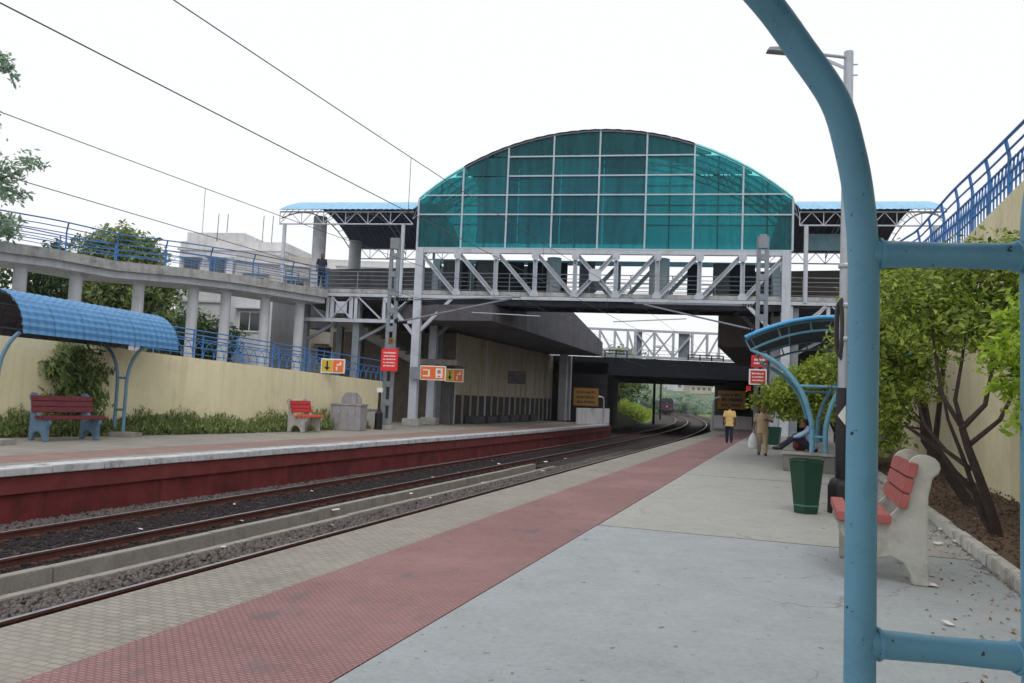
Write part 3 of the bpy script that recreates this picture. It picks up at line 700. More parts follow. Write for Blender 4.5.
for k, sf in enumerate((s2 + .35, s2 + 7.6)):
    for sg in (-1, 1):
        arcp = [(.17, 0), (.16, .55), (.22, .95), (.4, 1.5), (.68, 1.95), (1.05, 2.32), (1.42, 2.55)]
        build(MB().tube(catmull([T(sf, tc + sg * a, zp + z) for a, z in arcp], 4), .068, 12), 'arched_post', pipe, s2h, smooth=True)
    for z, w in ((.42, .165), (1.75, .53)): build(MB().tube([T(sf, tc - w, zp + z), T(sf, tc + w, zp + z)], .04, 10), 'crossbar', pipe, s2h)
    top_ = [T(sf, tc + .3 + a * 2.2, zp + 3.52 - .57 * a * a) for a in [-1 + q / 8 for q in range(17)]]
    low_ = [T(sf, tc + .3 + a * 2.06, zp + 3.25 - .57 * a * a) for a in [-1 + q / 8 for q in range(17)]]
    build(MB().tube(top_, .035, 8), 'roof_arch', pipe, s2h); build(MB().tube(low_, .035, 8), 'roof_arch', pipe, s2h)
    for q in (0, 3, 6, 9, 12, 16): build(MB().tube([top_[q], low_[q]], .025, 6), 'roof_strut', pipe, s2h)
    if k == 0: build(MB().tube([p + zz_ + (T(0, 0) - T(.28, 0)) for p in top_], .05, 8), 'roof_edge', M('bright_blue_edge', sr(84, 168, 222), .4), s2h)
    build(MB().tube([low_[0], T(sf, tc - 1.42, zp + 2.55)], .04, 8), 'roof_strut', pipe, s2h); build(MB().tube([low_[16], T(sf, tc + 1.42, zp + 2.55)], .04, 8), 'roof_strut', pipe, s2h)
for q in range(8):
    s0_, s1_ = s2 + .1 + q * .96, s2 + .1 + q * .96 + .95
    gr = [[T(s0_ + (s1_ - s0_) * j / 8, tc + .3 + a * 2.3, zp + 3.57 - .57 * a * a + .012 * (j % 2)) for a in [-1 + k / 8 for k in range(17)]] for j in range(9)]
    build(MB().sheet(gr), 'roof_sheet', roof_blue, s2h); build(MB().sheet([[v - Vector((0, 0, .012)) for v in r] for r in gr]), 'shaded_underside', M('shelter_underside_shade', sr(62, 72, 88), .7), s2h)  # second sheet below; its dark colour paints the shade under the roof
for a in (-.95, -.5, 0, .5, .95): build(MB().tube([T(s2 + .1, tc + .3 + a * 2.2, zp + 3.54 - .57 * a * a), T(s2 + 7.9, tc + .3 + a * 2.2, zp + 3.54 - .57 * a * a)], .025, 6), 'purlin', pipe, s2h)

# trees of the right bed
def dd(l): return [D(*p) for p in l]
t1b = P(1000, 541, .08)
tree('tree', 'small multi-stemmed tree with bare dark forks behind the bench', t1b, [
    (dd([(1000, 543, 10.4), (992, 515, 10.4), (980, 480, 10.45), (968, 448, 10.5), (962, 428, 10.5)]), .07, .045),
    (dd([(962, 428, 10.5), (985, 405, 10.5), (992, 370, 10.6), (996, 330, 10.7)]), .04, .014),
    (dd([(964, 432, 10.5), (955, 400, 10.6), (962, 360, 10.7), (968, 310, 10.8)]), .036, .012),
    (dd([(962, 428, 10.5), (942, 395, 10.6), (936, 360, 10.8), (930, 310, 11)]), .033, .012),
    (dd([(968, 446, 10.5), (1000, 420, 10.4), (1020, 380, 10.4), (1030, 330, 10.5)]), .036, .012),
    (dd([(1000, 541, 10.45), (985, 520, 10.6), (975, 492, 10.7), (955, 472, 10.8), (938, 448, 11), (905, 425, 11.2)]), .058, .022),
    (dd([(972, 470, 10.55), (945, 450, 10.7), (925, 425, 10.9), (915, 395, 11.1)]), .034, .014),
    (dd([(975, 492, 10.7), (962, 455, 10.8), (948, 420, 10.9), (940, 380, 11)]), .035, .015)],
    [(D(960, 325, 10.9), .55), (D(1002, 330, 10.7), .6), (D(925, 318, 11.2), .6), (D(985, 288, 11.1), .55), (D(940, 285, 11.5), .55), (D(1015, 285, 10.9), .55), (D(1050, 320, 10.7), .7), (D(900, 300, 11.7), .5), (D(975, 260, 11.6), .4), (D(1010, 255, 11.3), .4)],
    leaf_a, .05, 12, .17, 32)
t2b = T(15.6, 2.95, .08)
tree('tree', 'dense dark tree between the bench and the yellow wall', t2b, [
    ([t2b - Vector((0, 0, .1))] + dd([(925, 440, 14.6), (922, 405, 14.6), (915, 370, 14.6)]), .1, .05),
    ([t2b - Vector((0, 0, .1))] + dd([(935, 445, 14.7), (940, 400, 14.8), (945, 350, 14.9)]), .07, .035),
    (dd([(922, 405, 14.6), (895, 370, 14.5), (880, 330, 14.4)]), .07, .03)],
    [(D(892, 345, 14.3), .75), (D(885, 400, 14.0), .62), (D(905, 300, 14.6), .7), (D(935, 315, 15.0), .75), (D(880, 300, 14.0), .6), (D(910, 375, 14.4), .55), (D(875, 430, 14.0), .42), (D(930, 275, 15), .5), (D(895, 268, 14.6), .5)],
    leaf_a, .058, 12, .18, 32)
t3b = T(8.9, 3.25, .08)
tree('tree', 'bright leafy tree branch overhanging from the right edge', t3b, [
    ([t3b - Vector((0, 0, .1)), t3b + Vector((0, 0, .8)), t3b + Vector((-.1, -.1, 1.5)), t3b + Vector((-.25, -.3, 2.1))], .07, .03)],
    [(D(1022, 350, 7.2), .26), (D(1005, 375, 7.3), .2), (D(1026, 395, 7.2), .24), (D(1030, 320, 7.3), .24), (D(1014, 420, 7.3), .13), (D(1050, 360, 7.3), .4), (D(990, 350, 7.4), .1), (D(1060, 300, 7.4), .4)],
    leaf_b, .042, 26, .09, 22)
t4b = T(33.5, 1.8, 0.0)
tree('hedge_bush', 'clipped bright green bush behind the blue shelter', t4b, [
    ([t4b, t4b + Vector((0, 0, 1.0)), t4b + Vector((.1, .1, 2.0))], .08, .05), ([t4b, t4b + Vector((-.3, .1, .9)), t4b + Vector((-.8, .1, 1.9))], .06, .04)],
    [(D(800, 384, 31.5), .9), (D(826, 378, 31.5), 1.1), (D(783, 394, 31.5), .8), (D(836, 400, 31), 1.0), (D(768, 400, 32), .6), (D(850, 382, 31), 1.1), (D(812, 406, 31.5), .8), (D(790, 405, 31.5), .7)],
    leaf_d, .085, 11, .22, 28, cat='bush')
t5b = T(20.2, 2.9, .08)
tree('tree', 'young tree behind the lamp post by the yellow wall', t5b, [([t5b - Vector((0, 0, .1)), t5b + Vector((0, 0, 1.2)), t5b + Vector((-.2, 0, 2.4))], .07, .04)],
    [(D(868, 345, 18.5), .8), (D(850, 360, 19), .7), (D(880, 385, 18.5), .7), (D(868, 415, 18.5), .6), (D(890, 310, 19), .8)], leaf_a, .06, 13, .2, 30)
stones(2600, 1, 26, KB + .2, WR - .05, lambda t: .1 + .06 * (t - KB), .012, 'soil_clods', 'small clods and stones on the bare soil bed', soil, 1.3)
bpy.data.objects['soil_clods']['category'] = 'soil'
# dry leaves and scraps on the bed and along the kerb
n = 5200; s_ = 3 + 20 * NR.random(n) ** 1.3; t_ = np.where(NR.random(n) < .72, KB + .16 + (WR - KB - .2) * NR.random(n), KB - .02 - NR.random(n) ** 2.5 * 1.0)
pos = np.array([tuple(T(a, b, .12 + .09 * ((b - KB) / 1.8) if b > KB + .14 else .012)) for a, b in zip(s_, t_)])
leaf_mesh('leaf_litter', pos, NR.normal(size=(n, 3)) * .3 + np.array([0, 0, 1.]), .022, leaf_dry, None)
tag(bpy.data.objects['leaf_litter'], 'dry brown leaf litter on the soil and beside the kerb', 'leaf litter', None, 'stuff')
n = 46; quad = []
for k in range(n):
    a = 3.2 + 13 * RNG.random(); b = KB - .9 * RNG.random() ** 2 if k % 3 else KB + .2 + 1.3 * RNG.random()
    c = T(a, b, .016 if b < KB else .17); w = RNG.uniform(.02, .06); h_ = RNG.uniform(.015, .04); r_ = RNG.uniform(0, 3)
    dx = Vector((math.cos(r_), math.sin(r_), RNG.uniform(-.1, .1))) * w; dy = Vector((-math.sin(r_), math.cos(r_), .2)) * h_
    quad.append([tuple(q + Vector((0, 0, .012))) for q in (c - dx - dy, c + dx - dy, c + dx + dy, c - dx + dy)])
np_mesh('litter', np.array(quad), 4, MATS['paper'], fidx=[(0, 1, 2, 3)], kind='stuff', label='white paper scraps near the kerb on the right', cat='litter')

# ------------------------------------------------------------------ left side: ramp wall, ramps, shelter, benches
def proj(p):
    q = Vector(p) - Vector((0, 0, EYE)); c = q.dot(C_F); return CX + F * q.dot(C_X) / c, CY - F * q.dot(C_Y) / c
def zfor(p, py):                                  # height over plan point p that lands on image row py
    px = proj((p.x, p.y, EYE))[0]
    for _ in range(4):
        q = D(px, py, p.y); px = proj((p.x, p.y, q.z))[0]
    return q.z
wb = [P(0, 438), P(120, 436), P(240, 433.6), P(372, 429), P(398, 428)]
h0 = (wb[1] - wb[0]).normalized(); wb = [wb[0] - h0 * 9, wb[0] - h0 * 4] + wb
wp = []
for i, p in enumerate(wb):
    d = (wb[min(i + 1, len(wb) - 1)] - wb[max(i - 1, 0)]).normalized(); wp.append(p + Vector((-d.y, d.x, 0)) * .95)
wz = []
for p in wp: wz.append(zfor(p, 334 + .1237 * proj((p.x, p.y, 2))[0]))
wz[0] = wz[2] + .6; wz[1] = wz[2] + .28
lw = thing('ramp_wall', 'yellow wall of the lower ramp behind the far platform', 'wall', wp[3])
wf = []
for i in range(len(wp) - 1):
    n = max(1, int(round((wp[i + 1] - wp[i]).length / 3)))
    for k in range(n): wf.append((wp[i].lerp(wp[i + 1], k / n), wz[i] + (wz[i + 1] - wz[i]) * k / n))
wf.append((wp[-1], wz[-1]))
def left_of(i, seq):
    d = (seq[min(i + 1, len(seq) - 1)][0] - seq[max(i - 1, 0)][0]).normalized(); return Vector((-d.y, d.x, 0))
for i in range(len(wf) - 1):
    (a, za), (b, zb) = wf[i], wf[i + 1]; na, nb = left_of(i, wf) * .25, left_of(i + 1, wf) * .25; z = Vector((0, 0, 1)); e_ = (b - a).normalized() * .006
    build(MB().hexa([a + e_ - z * .3, b - e_ - z * .3, b - e_ + nb - z * .3, a + e_ + na - z * .3, a + e_ + z * za, b - e_ + z * zb, b - e_ + nb + z * zb, a + e_ + na + z * za]), 'wall_panel', yellow, lw)
lr = thing('lower_ramp', 'lower access ramp behind the yellow wall', 'ramp', wp[3] + Vector((-1.5, 1, 1)))
mb = MB(); z = Vector((0, 0, 1))
for i in range(len(wf) - 1):
    (a, za), (b, zb) = wf[i], wf[i + 1]; na, nb = left_of(i, wf), left_of(i + 1, wf)
    mb.hexa([a + na * .26 - z * .2, b + nb * .26 - z * .2, b + nb * 2.6 - z * .2, a + na * 2.6 - z * .2, a + na * .26 + z * (za - .06), b + nb * .26 + z * (zb - .06), b + nb * 2.6 + z * (zb - .06), a + na * 2.6 + z * (za - .06)])
build(mb, 'ramp_deck', weath_conc, lr)
railing('ramp_railing', 'blue railing with curved infill on top of the left yellow wall', [p + left_of(i, wf) * .12 + z * q for i, (p, q) in enumerate(wf)], .95, 3, rail_blue, 1.9, .022, decor=.42)
railing('ramp_railing', 'blue railing on the back edge of the lower ramp', [p + left_of(i, wf) * 2.5 + z * q for i, (p, q) in enumerate(wf)], 1.05, 4, rail_blue, 2.2, .022)

# upper ramp on columns
uf = [D(0, 242, 28.0), D(56, 250, 29.8), D(117, 262, 32.0), D(187, 269, 34.6), D(240, 276, 36.5), D(328, 291, 40.3)]
h0 = (uf[1] - uf[0]); uf = [uf[0] - h0 * 4 - z * .2, uf[0] - h0 * 2] + uf
uq = [(p, 0) for p in uf]
ur = thing('upper_ramp', 'raised concrete ramp on round columns leading to the footbridge', 'ramp', Vector((uf[3].x, uf[3].y, 0)))
edge = MB(); deck = MB()
for i in range(len(uf) - 1):
    a, b = uf[i], uf[i + 1]; na, nb = left_of(i, uq), left_of(i + 1, uq)
    edge.hexa([a - z * .34, b - z * .34, b + nb * .22 - z * .34, a + na * .22 - z * .34, a + z * .04, b + z * .04, b + nb * .22 + z * .04, a + na * .22 + z * .04])
    deck.hexa([a + na * .22 - z * .62, b + nb * .22 - z * .62, b + nb * 2.7 - z * .62, a + na * 2.7 - z * .62, a + na * .22, b + nb * .22, b + nb * 2.7, a + na * 2.7])
build(edge, 'edge_beam', weath_conc, ur); build(deck, 'ramp_deck', grey_conc, ur)
for px in (20, 74.5, 138, 192.6, 226, 264.5, 300):
    # column on the ramp centre line in that direction
    best = None
    for i in range(len(uf) - 1):
        for k in range(40):
            p = uf[i].lerp(uf[i + 1], k / 40) + left_of(i, uq) * .9
            e_ = abs(proj((p.x, p.y, 5))[0] - px)
            if best is None or e_ < best[0]: best = (e_, p)
    p = best[1]
    build(MB().lathe((p.x, p.y, 0), [(.24, -.1), (.235, p.z - .95), (.235, p.z - .66)], 20), 'column', grey_conc, ur, smooth=True)
    build(MB().box((p.x, p.y, p.z - .66), (.62, .62, .1)), 'column_head', grey_conc, ur)
railing('ramp_railing', 'blue railing along the front of the raised ramp', [p + left_of(i, uq) * .1 + z * .04 for i, p in enumerate(uf)], 1.08, 5, rail_blue, 2.1, .024, lean=(.12, -.12, 0))
railing('ramp_railing', 'blue railing along the back of the raised ramp', [p + left_of(i, uq) * 2.6 for i, p in enumerate(uf)], 1.08, 4, rail_blue, 2.4, .022)

# left shelter
A0, B0 = P(-14, 443.8), P(118, 436); ax = (B0 - A0).normalized(); an = Vector((ax.y, -ax.x, 0))
ls = thing('platform_shelter', 'blue barrel-roofed shelter over the bench on the far platform', 'shelter', A0.lerp(B0, .5))
zz = Vector((0, 0, 1))
for c in (A0, B0):
    for sg in (-1, 1):
        prof = [(.15, 0.1), (.15, 1.0), (.16, 1.7), (.24, 2.1), (.42, 2.45), (.66, 2.68)]
        build(MB().tube(catmull([c + an * sg * a + zz * h for a, h in prof], 4), .05, 10), 'arched_post', leg_grey, ls, smooth=True)
    for h in (.78, 1.72): build(MB().tube([c - an * .15 + zz * h, c + an * .15 + zz * h], .035, 8), 'crossbar', leg_grey, ls)
    build(MB().bar(c - an * .62 + zz * .06, c + an * .62 + zz * .06, .5, .14), 'footing', concrete, ls, bevel=.015)
    arch = [c + an * .8 * math.cos(math.pi * k / 12) + zz * (2.66 + 1.02 * math.sin(math.pi * k / 12)) for k in range(13)]
    build(MB().tube(arch, .03, 6), 'roof_arch', leg_grey, ls)
L_ = (B0 - A0).length; e0, e1 = -.15, L_ + 1.35; nst = 6
for q in range(nst):
    a0, a1 = e0 + (e1 - e0) * q / nst, e0 + (e1 - e0) * (q + 1) / nst - .01
    gr = []
    for j in range(9):
        c = A0 + ax * (a0 + (a1 - a0) * j / 8); w = .025 * (j % 2)
        gr.append([c + an * (.9 + w - .022 * (k % 2)) * math.cos(math.pi * k / 36) + zz * (2.66 + (1.06 + w - .022 * (k % 2)) * math.sin(math.pi * k / 36)) for k in range(37)])
    build(MB().sheet(gr), 'roof_sheet', roof_blue, ls); build(MB().sheet([[c_ + (v - c_) * .975 for v, c_ in zip(r, [A0 + ax * (a0 + (a1 - a0) * q_ / 8) + zz * 2.6] * len(r))] for q_, r in enumerate(gr)]), 'shaded_underside', dark_conc, ls)  # inner dark sheet gives the barrel roof a painted shaded underside
for k in (1, 4, 7, 10, 13):
    o_ = an * .87 * math.cos(math.pi * k / 14) + zz * (2.64 + 1.03 * math.sin(math.pi * k / 14))
    build(MB().tube([A0 + ax * e0 + o_, A0 + ax * e1 + o_], .02, 6), 'purlin', leg_grey, ls)

b1 = make_bench('maroon plank bench with blue ends under the far shelter', bench_blue, redplank2, 1.5)
b1.location = P(103, 440.5) + Vector((-.32, .1, .006)); b1.rotation_euler = (0, 0, math.pi - math.atan2(ax.x, ax.y) - .3)
b2 = make_bench('white concrete bench with orange seat beside the tiled tank', bench_conc, faded_red, 1.1, seatm=orangep)
b2.location = P(322, 432.3) + Vector((-.32, .1, .006)); b2.rotation_euler = (0, 0, math.pi - TH)
kb = P(0, 436.5)
lk = thing('low_wall', 'short white painted kerb behind the maroon bench', 'kerb', P(38, 436))
for i in range(3):
    a, b = P(4 + 23 * i, 436.6 - .4 * i), P(26 + 23 * i, 436.2 - .4 * i); build(MB().bar(a + zz * .1, b + zz * .1, .16, .2), 'kerb_stone', kerbp, lk, bevel=.01)
# tiled water tank
kc = P(343, 430.5); kt = thing('water_tank', 'grey tiled tank with chamfered headboard on the far platform', 'water tank', kc)
def rb(c, w, d, zlo, zhi, ang): return MB().box((c.x, c.y, (zlo + zhi) / 2), (w, d, zhi - zlo), ang)
tank_m = tiled('tank_tiles', sr(150, 147, 150), sr(122, 116, 118), .3, .3, .01, .12, .5, 0, sr(170, 172, 178), .6, .3, 1.2)
cc = kc + Vector((.1, .5, 0))
build(rb(cc, 1.28, .9, .005, 1.02, -.12), 'tank_body', tank_m, kt, bevel=.015); build(rb(cc, 1.34, .96, 1.02, 1.09, -.12), 'tank_cap', tank_m, kt, bevel=.01)
hp = [(-.42, 1.09), (.42, 1.09), (.42, 1.3), (.22, 1.55), (-.22, 1.55), (-.42, 1.3)]
build(MB().prism([cc + Vector((a, .3 - a * .12, h)) for a, h in hp], (0.02, .14, 0)), 'headboard', tank_m, kt, bevel=.01)
for k in (-.3, 0, .3): build(MB().tube([cc + Vector((k, -.46, .8)), cc + Vector((k, -.56, .8)), cc + Vector((k, -.57, .72))], .018, 6), 'tap', galv, kt)
for px, lab in ((291, 'white low service box behind the orange bench'), (370, 'white service box beside the tiled tank')):
    c = P(px, 428.5); o = thing('service_box', lab, 'box', c)
    build(rb(c + Vector((0, .4, 0)), .75, .5, .003, .8, .2), 'box_body', pale_conc, o, bevel=.02); build(rb(c + Vector((0, .4, 0)), .83, .58, .8, .86, .2), 'box_lid', concrete, o)
c = P(378, 429.5); o = thing('black_post', 'black post with small white box beside the lattice mast', 'post', c)
build(MB().lathe(c, [(.17, 0), (.17, .7), (.08, .8), (.07, .9), (.06, 1.6)], 10), 'post_body', black, o); build(rb(c, .24, .2, 1.6, 1.8, 0), 'meter_box', sign_w, o, bevel=.01)

# weeds along the wall and the bush
wpath = [P(x, y) for x, y in ((-60, 439), (0, 438), (120, 436), (240, 433.6), (372, 429))]
n = 30000; f = NR.random(n) * 3.999; i = f.astype(int); fr = f - i
WP_ = np.array([tuple(p) for p in wpath]); WQ = np.array([tuple(p) for p in (wp[1], wp[2], wp[3], wp[4], wp[5])])
k = NR.random((n, 1)) ** .8
pos = (WP_[i] * (1 - fr[:, None]) + WP_[i + 1] * fr[:, None]) * (1 - k) + (WQ[i] * (1 - fr[:, None]) + WQ[i + 1] * fr[:, None]) * k
hmax = (.28 + .5 * k[:, 0]) * (.45 + .55 * np.abs(np.sin(f * 9.0)) * NR.random(n) + .3 * np.abs(np.sin(f * 3.1)))
pos[:, 2] = NR.random(n) * hmax
leaf_mesh('weeds', pos, NR.normal(size=(n, 3)), .045, leaf_e, None, 2.0, np.array([[0, 0, 1.]]))
tag(bpy.data.objects['weeds'], 'rough green weeds growing along the foot of the yellow wall', 'weeds', None, 'stuff')
bb = P(62, 436) + Vector((-.4, .45, 0))
def bc(px, py): return D(px, py, bb.y)
tree('bush', 'leafy drooping bush behind the maroon bench', bb, [([bb, bc(68, 415), bc(62, 385)], .05, .025), ([bb, bc(80, 410), bc(88, 380)], .04, .02), ([bb, bc(64, 405), bc(50, 375)], .04, .02)],
     [(bc(58, 372), .7), (bc(43, 385), .5), (bc(78, 368), .7), (bc(88, 388), .5), (bc(66, 354), .45), (bc(70, 395), .6), (bc(50, 400), .5), (bc(97, 372), .42), (bc(60, 412), .5), (bc(92, 402), .35)],
     leaf_f, .075, 7, .2, 22, cat='bush', elong=1.7, droop=np.array([[.35, -.1, -.9]]))

# catenary masts, wires
def mast(name, label, c, h, ang, w=.32):
    o = thing(name, label, 'mast', c); ca, sa = math.cos(ang), math.sin(ang); dv = Vector((ca, sa, 0))
    for sg in (-1, 1):
        p = c + dv * sg * w / 2; build(MB().bar(p, p + zz * h, .1, .16, (ca, sa, 0)), 'channel', steel_mid, o)
    k = .35
    while k < h:
        build(MB().box(c + zz * k, (w - .04, .14, .26), ang), 'batten', steel_mid, o); k += .82
    build(MB().box(c + zz * (h - .25), (w + .06, .19, .5), ang), 'mast_cap', steel_mid, o)
    build(MB().box(c + zz * .08, (.75, .7, .2), ang), 'footing', pale_conc, o, bevel=.03)
    return o
mL = P(386, 429); mastL = mast('catenary_mast', 'grey lattice mast with red notice on the far platform', mL, 8.55, -TH * .4)
mR = D(759.5, 420, 32.2); mR.z = 0; mast('catenary_mast', 'grey lattice mast rising in front of the right end of the bridge', mR, 8.6, -TH * .4)
def cantilever(mc, tcen, ss_, label, flip):
    o = thing('cantilever_arm', label, 'cantilever', mc + zz * 6); trk = T(ss_, tcen, 0)
    a = Vector((mc.x, mc.y, 0)); d = (trk - a); d.z = 0; L_ = d.length; d.normalize()
    pm = a + zz * 5.75; pt = a + zz * 4.75
    build(MB().tube([pm + d * .25, a + d * (L_) + zz * 5.85], .035, 6), 'top_tube', steel_mid, o)
    build(MB().tube([pt + d * .25, a + d * (L_ - .4) + zz * 5.8], .04, 6), 'bracket_tube', steel_mid, o)
    build(MB().tube([a + d * (L_ - 2.2) + zz * 5.2, a + d * (L_ + .9) + zz * 5.05], .025, 6), 'steady_arm', galv, o)
    for q in (pm, pt):
        build(MB().lathe(q + d * .22, [(.03, -.02), (.09, 0), (.05, .05), (.09, .08), (.05, .13), (.03, .16)], 8), 'insulator', deepdark, o)
        mb = MB()
        for k in range(5): mb.tube([q + d * (.3 + .1 * k), q + d * (.34 + .1 * k)], .085, 8)
        build(mb, 'insulator', deepdark, o)
cantilever(mL, -10.92, 31.7, 'cantilever arm holding the wire over the farther track', 0)
cantilever(mR, -6.47, ST(mR)[0], 'cantilever arm holding the wire over the nearer track', 1)
def wire(label, t0, h, s0, s1, sag=0.0, r=.0075, supports=None):
    pts = []
    for s in frange(s0, s1, 1.5):
        zc = h
        if supports: 
            a, b = supports; f = ((s - a) / (b - a)) % 1.0; zc = h - sag * 4 * f * (1 - f)
        pts.append(T(s, t0, zc - .84 if False else zc))
    return build(MB().tube(pts, r, 5), 'overhead_wire', darkwire, label=label, cat='overhead wire')
CW1, CW2 = 3.19 + EYE, 2.92 + EYE
wire('contact wire above the nearer track', -6.47, CW1, -6, 170)
wire('messenger wire above the nearer track', -6.47, 4.22 + EYE + .15, -6, 170, .2, .0075, (-8, 32))
wire('contact wire above the farther track', -10.92, CW2, -6, 170)
wire('messenger wire above the farther track', -10.92, 3.92 + EYE + .25, -6, 170, .35, .0075, (-14, 32))
for t0, hc, hm, lab, sup, sag in ((-6.47, CW1, 4.37 + EYE, 'thin dropper wire over the nearer track', (-8, 32), .2), (-10.92, CW2, 4.17 + EYE, 'thin dropper wire over the farther track', (-14, 32), .35)):
    for ii, s in enumerate((4.5, 12.5, 20.5, 28.5, 46, 56)):
        f = ((s - sup[0]) / (sup[1] - sup[0])) % 1.0; zt = hm - sag * 4 * f * (1 - f)
        build(MB().tube([T(s, t0, hc), T(s, t0, zt)], .005, 4), 'dropper_wire', darkwire, label=('nearest', 'second', 'third', 'fourth', 'fifth', 'farthest')[ii] + ' ' + lab, cat='dropper wire', group=lab + 's')

# signs
def sign(name, label, c, w, h, ang, panels, cat='sign', frame=sign_w, border=.05, depth=.08, group=None):
    """panels: [(x0,x1,material,[marks])] in 0..1; marks: polygons in 0..1 with material"""
    o = thing(name, label, cat, c, group); dv = Vector((math.cos(ang), math.sin(ang), 0)); nv = Vector((dv.y, -dv.x, 0))
    if nv.y > 0: nv = -nv
    build(MB().box(c, (w, depth, h), ang), 'frame', frame, o, bevel=.01)
    def pt(x, y, k): return c + dv * (x - .5) * (w - 2 * border) + zz * (y - .5) * (h - 2 * border) + nv * (depth / 2 + k)
    for x0, x1, mt, marks in panels:
        pa = build(MB().prism([pt(x0, 0, .001), pt(x1, 0, .001), pt(x1, 1, .001), pt(x0, 1, .001)], nv * .006), 'panel', mt, o)
        for poly, mm in marks:
            build(MB().prism([pt(x0 + (x1 - x0) * a, b, .008) for a, b in poly], nv * .004), 'mark', mm, pa)
    return o
arrow = [(.42, .9), (.42, .4), (.22, .4), (.5, .1), (.78, .4), (.58, .4), (.58, .9)]
def R_(x0, y0, x1, y1): return [(x0, y0), (x1, y0), (x1, y1), (x0, y1)]
def textlines(rows, mm, x0=.08, x1=.92, seed=1):
    r = random.Random(seed); o = []
    for y0, y1, in rows:
        x = x0 + r.random() * .06
        while x < x1 - .05:
            w = r.uniform(.03, .075); o.append((R_(x, y0, min(x1, x + w), y1 - r.random() * (y1 - y0) * .25), mm)); x += w + .018
            if r.random() < .2: x += .03
    return o
stairs_pic = [(R_(.3, .15, .45, .45), sign_w), (R_(.35, .55, .75, .68), sign_w), (R_(.62, .6, .8, .85), sign_w)]
cA = D(333, 366, 33.2)
sign('direction_sign', 'yellow and orange arrow sign hanging over the left yellow wall', cA, 1.02, .6, -.1, [(0, .49, sign_yk, [(arrow, sign_k)]), (.51, 1, sign_o, stairs_pic)])
cB = D(433, 373, 39.6)
sign('direction_sign', 'orange train and queue sign beside the bridge post', cB, 1.3, .72, -.1, [(0, 1, sign_o, [(R_(.08, .2, .38, .3), sign_w), (R_(.3, .3, .38, .75), sign_w), (R_(.08, .68, .38, .78), sign_w), (R_(.62, .12, .9, .88), sign_w), (R_(.69, .45, .83, .75), sign_o), (R_(.7, .18, .82, .3), sign_o)])])
build(MB().box(cB + Vector((-.88, .05, -.04)), (.5, .07, .6), -.1), 'grey_sign_plate', steel_mid, label='grey plate beside the orange train sign', cat='sign')
cC = D(454.5, 375.5, 42.5)
sign('direction_sign', 'smaller yellow and orange arrow sign in the shade under the bridge', cC, .98, .7, -.1, [(0, .45, sign_yk, [(arrow, sign_k)]), (.47, 1, sign_o, stairs_pic)])
cD = D(389.5, 360, 35.0)
sign('notice_board', 'red notice board with white lettering on the left mast', cD, .74, .98, -.1, [(0, 1, sign_r, textlines([(.82, .9), (.66, .73), (.5, .57), (.34, .4), (.18, .25)], sign_w, seed=4))], 'notice', sign_r)
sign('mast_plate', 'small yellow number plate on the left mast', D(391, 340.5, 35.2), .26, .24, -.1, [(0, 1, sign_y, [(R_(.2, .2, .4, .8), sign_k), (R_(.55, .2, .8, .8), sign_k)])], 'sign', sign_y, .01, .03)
cE = D(756.5, 377, 31.6)
sign('notice_board', 'white-edged red notice board behind the blue shelter arm', cE + Vector((.05, 0, 0)), .68, .62, -.1, [(0, 1, faded_red, textlines([(.7, .82), (.45, .57), (.2, .3)], sign_w, seed=8))], 'notice')
sign('notice_board', 'second red board mounted above the white-edged one', cE + Vector((.1, 0, .62)), .62, .48, -.1, [(0, 1, faded_red, textlines([(.55, .8), (.2, .42)], sign_w, seed=9))], 'notice', sign_r)
sign('notice_board', 'tiny red plate low beside the white-edged board', D(748.5, 388.5, 33), .2, .2, -.1, [(0, 1, sign_r, [])], 'sign', sign_r, .01, .03)

# ------------------------------------------------------------------ footbridge
LB = 17.7; W = 10.0; WD = 3.2; ZB, ZT, ZD = 6.52, 8.84, 6.62       # bottom chord, top chord, deck
fb = thing('footbridge', 'grey steel truss footbridge spanning the tracks', 'footbridge', B(LB / 2, 0, 0))
pan = LB / 9
def bx(u0, u1, v0, v1, z0, z1, mb=None):
    return (mb or MB()).hexa([B(u0, v0, z0), B(u1, v0, z0), B(u1, v1, z0), B(u0, v1, z0), B(u0, v0, z1), B(u1, v0, z1), B(u1, v1, z1), B(u0, v1, z1)])
def member(name, p, q, w=.2, d=.16, mt=steel, par=fb):
    """an open channel: web with two flanges"""
    p, q = Vector(p), Vector(q); n = BN * .02; ax_ = (q - p).normalized(); sd_ = ax_.cross(BN).normalized()
    mb = MB().bar(p, q, w, .03, BN)
    for sg in (-1, 1): mb.bar(p + sd_ * sg * (w / 2 - .015) - BN * d / 2, q + sd_ * sg * (w / 2 - .015) - BN * d / 2, .03, d - .032, BN)
    return build(mb, name, mt, par)
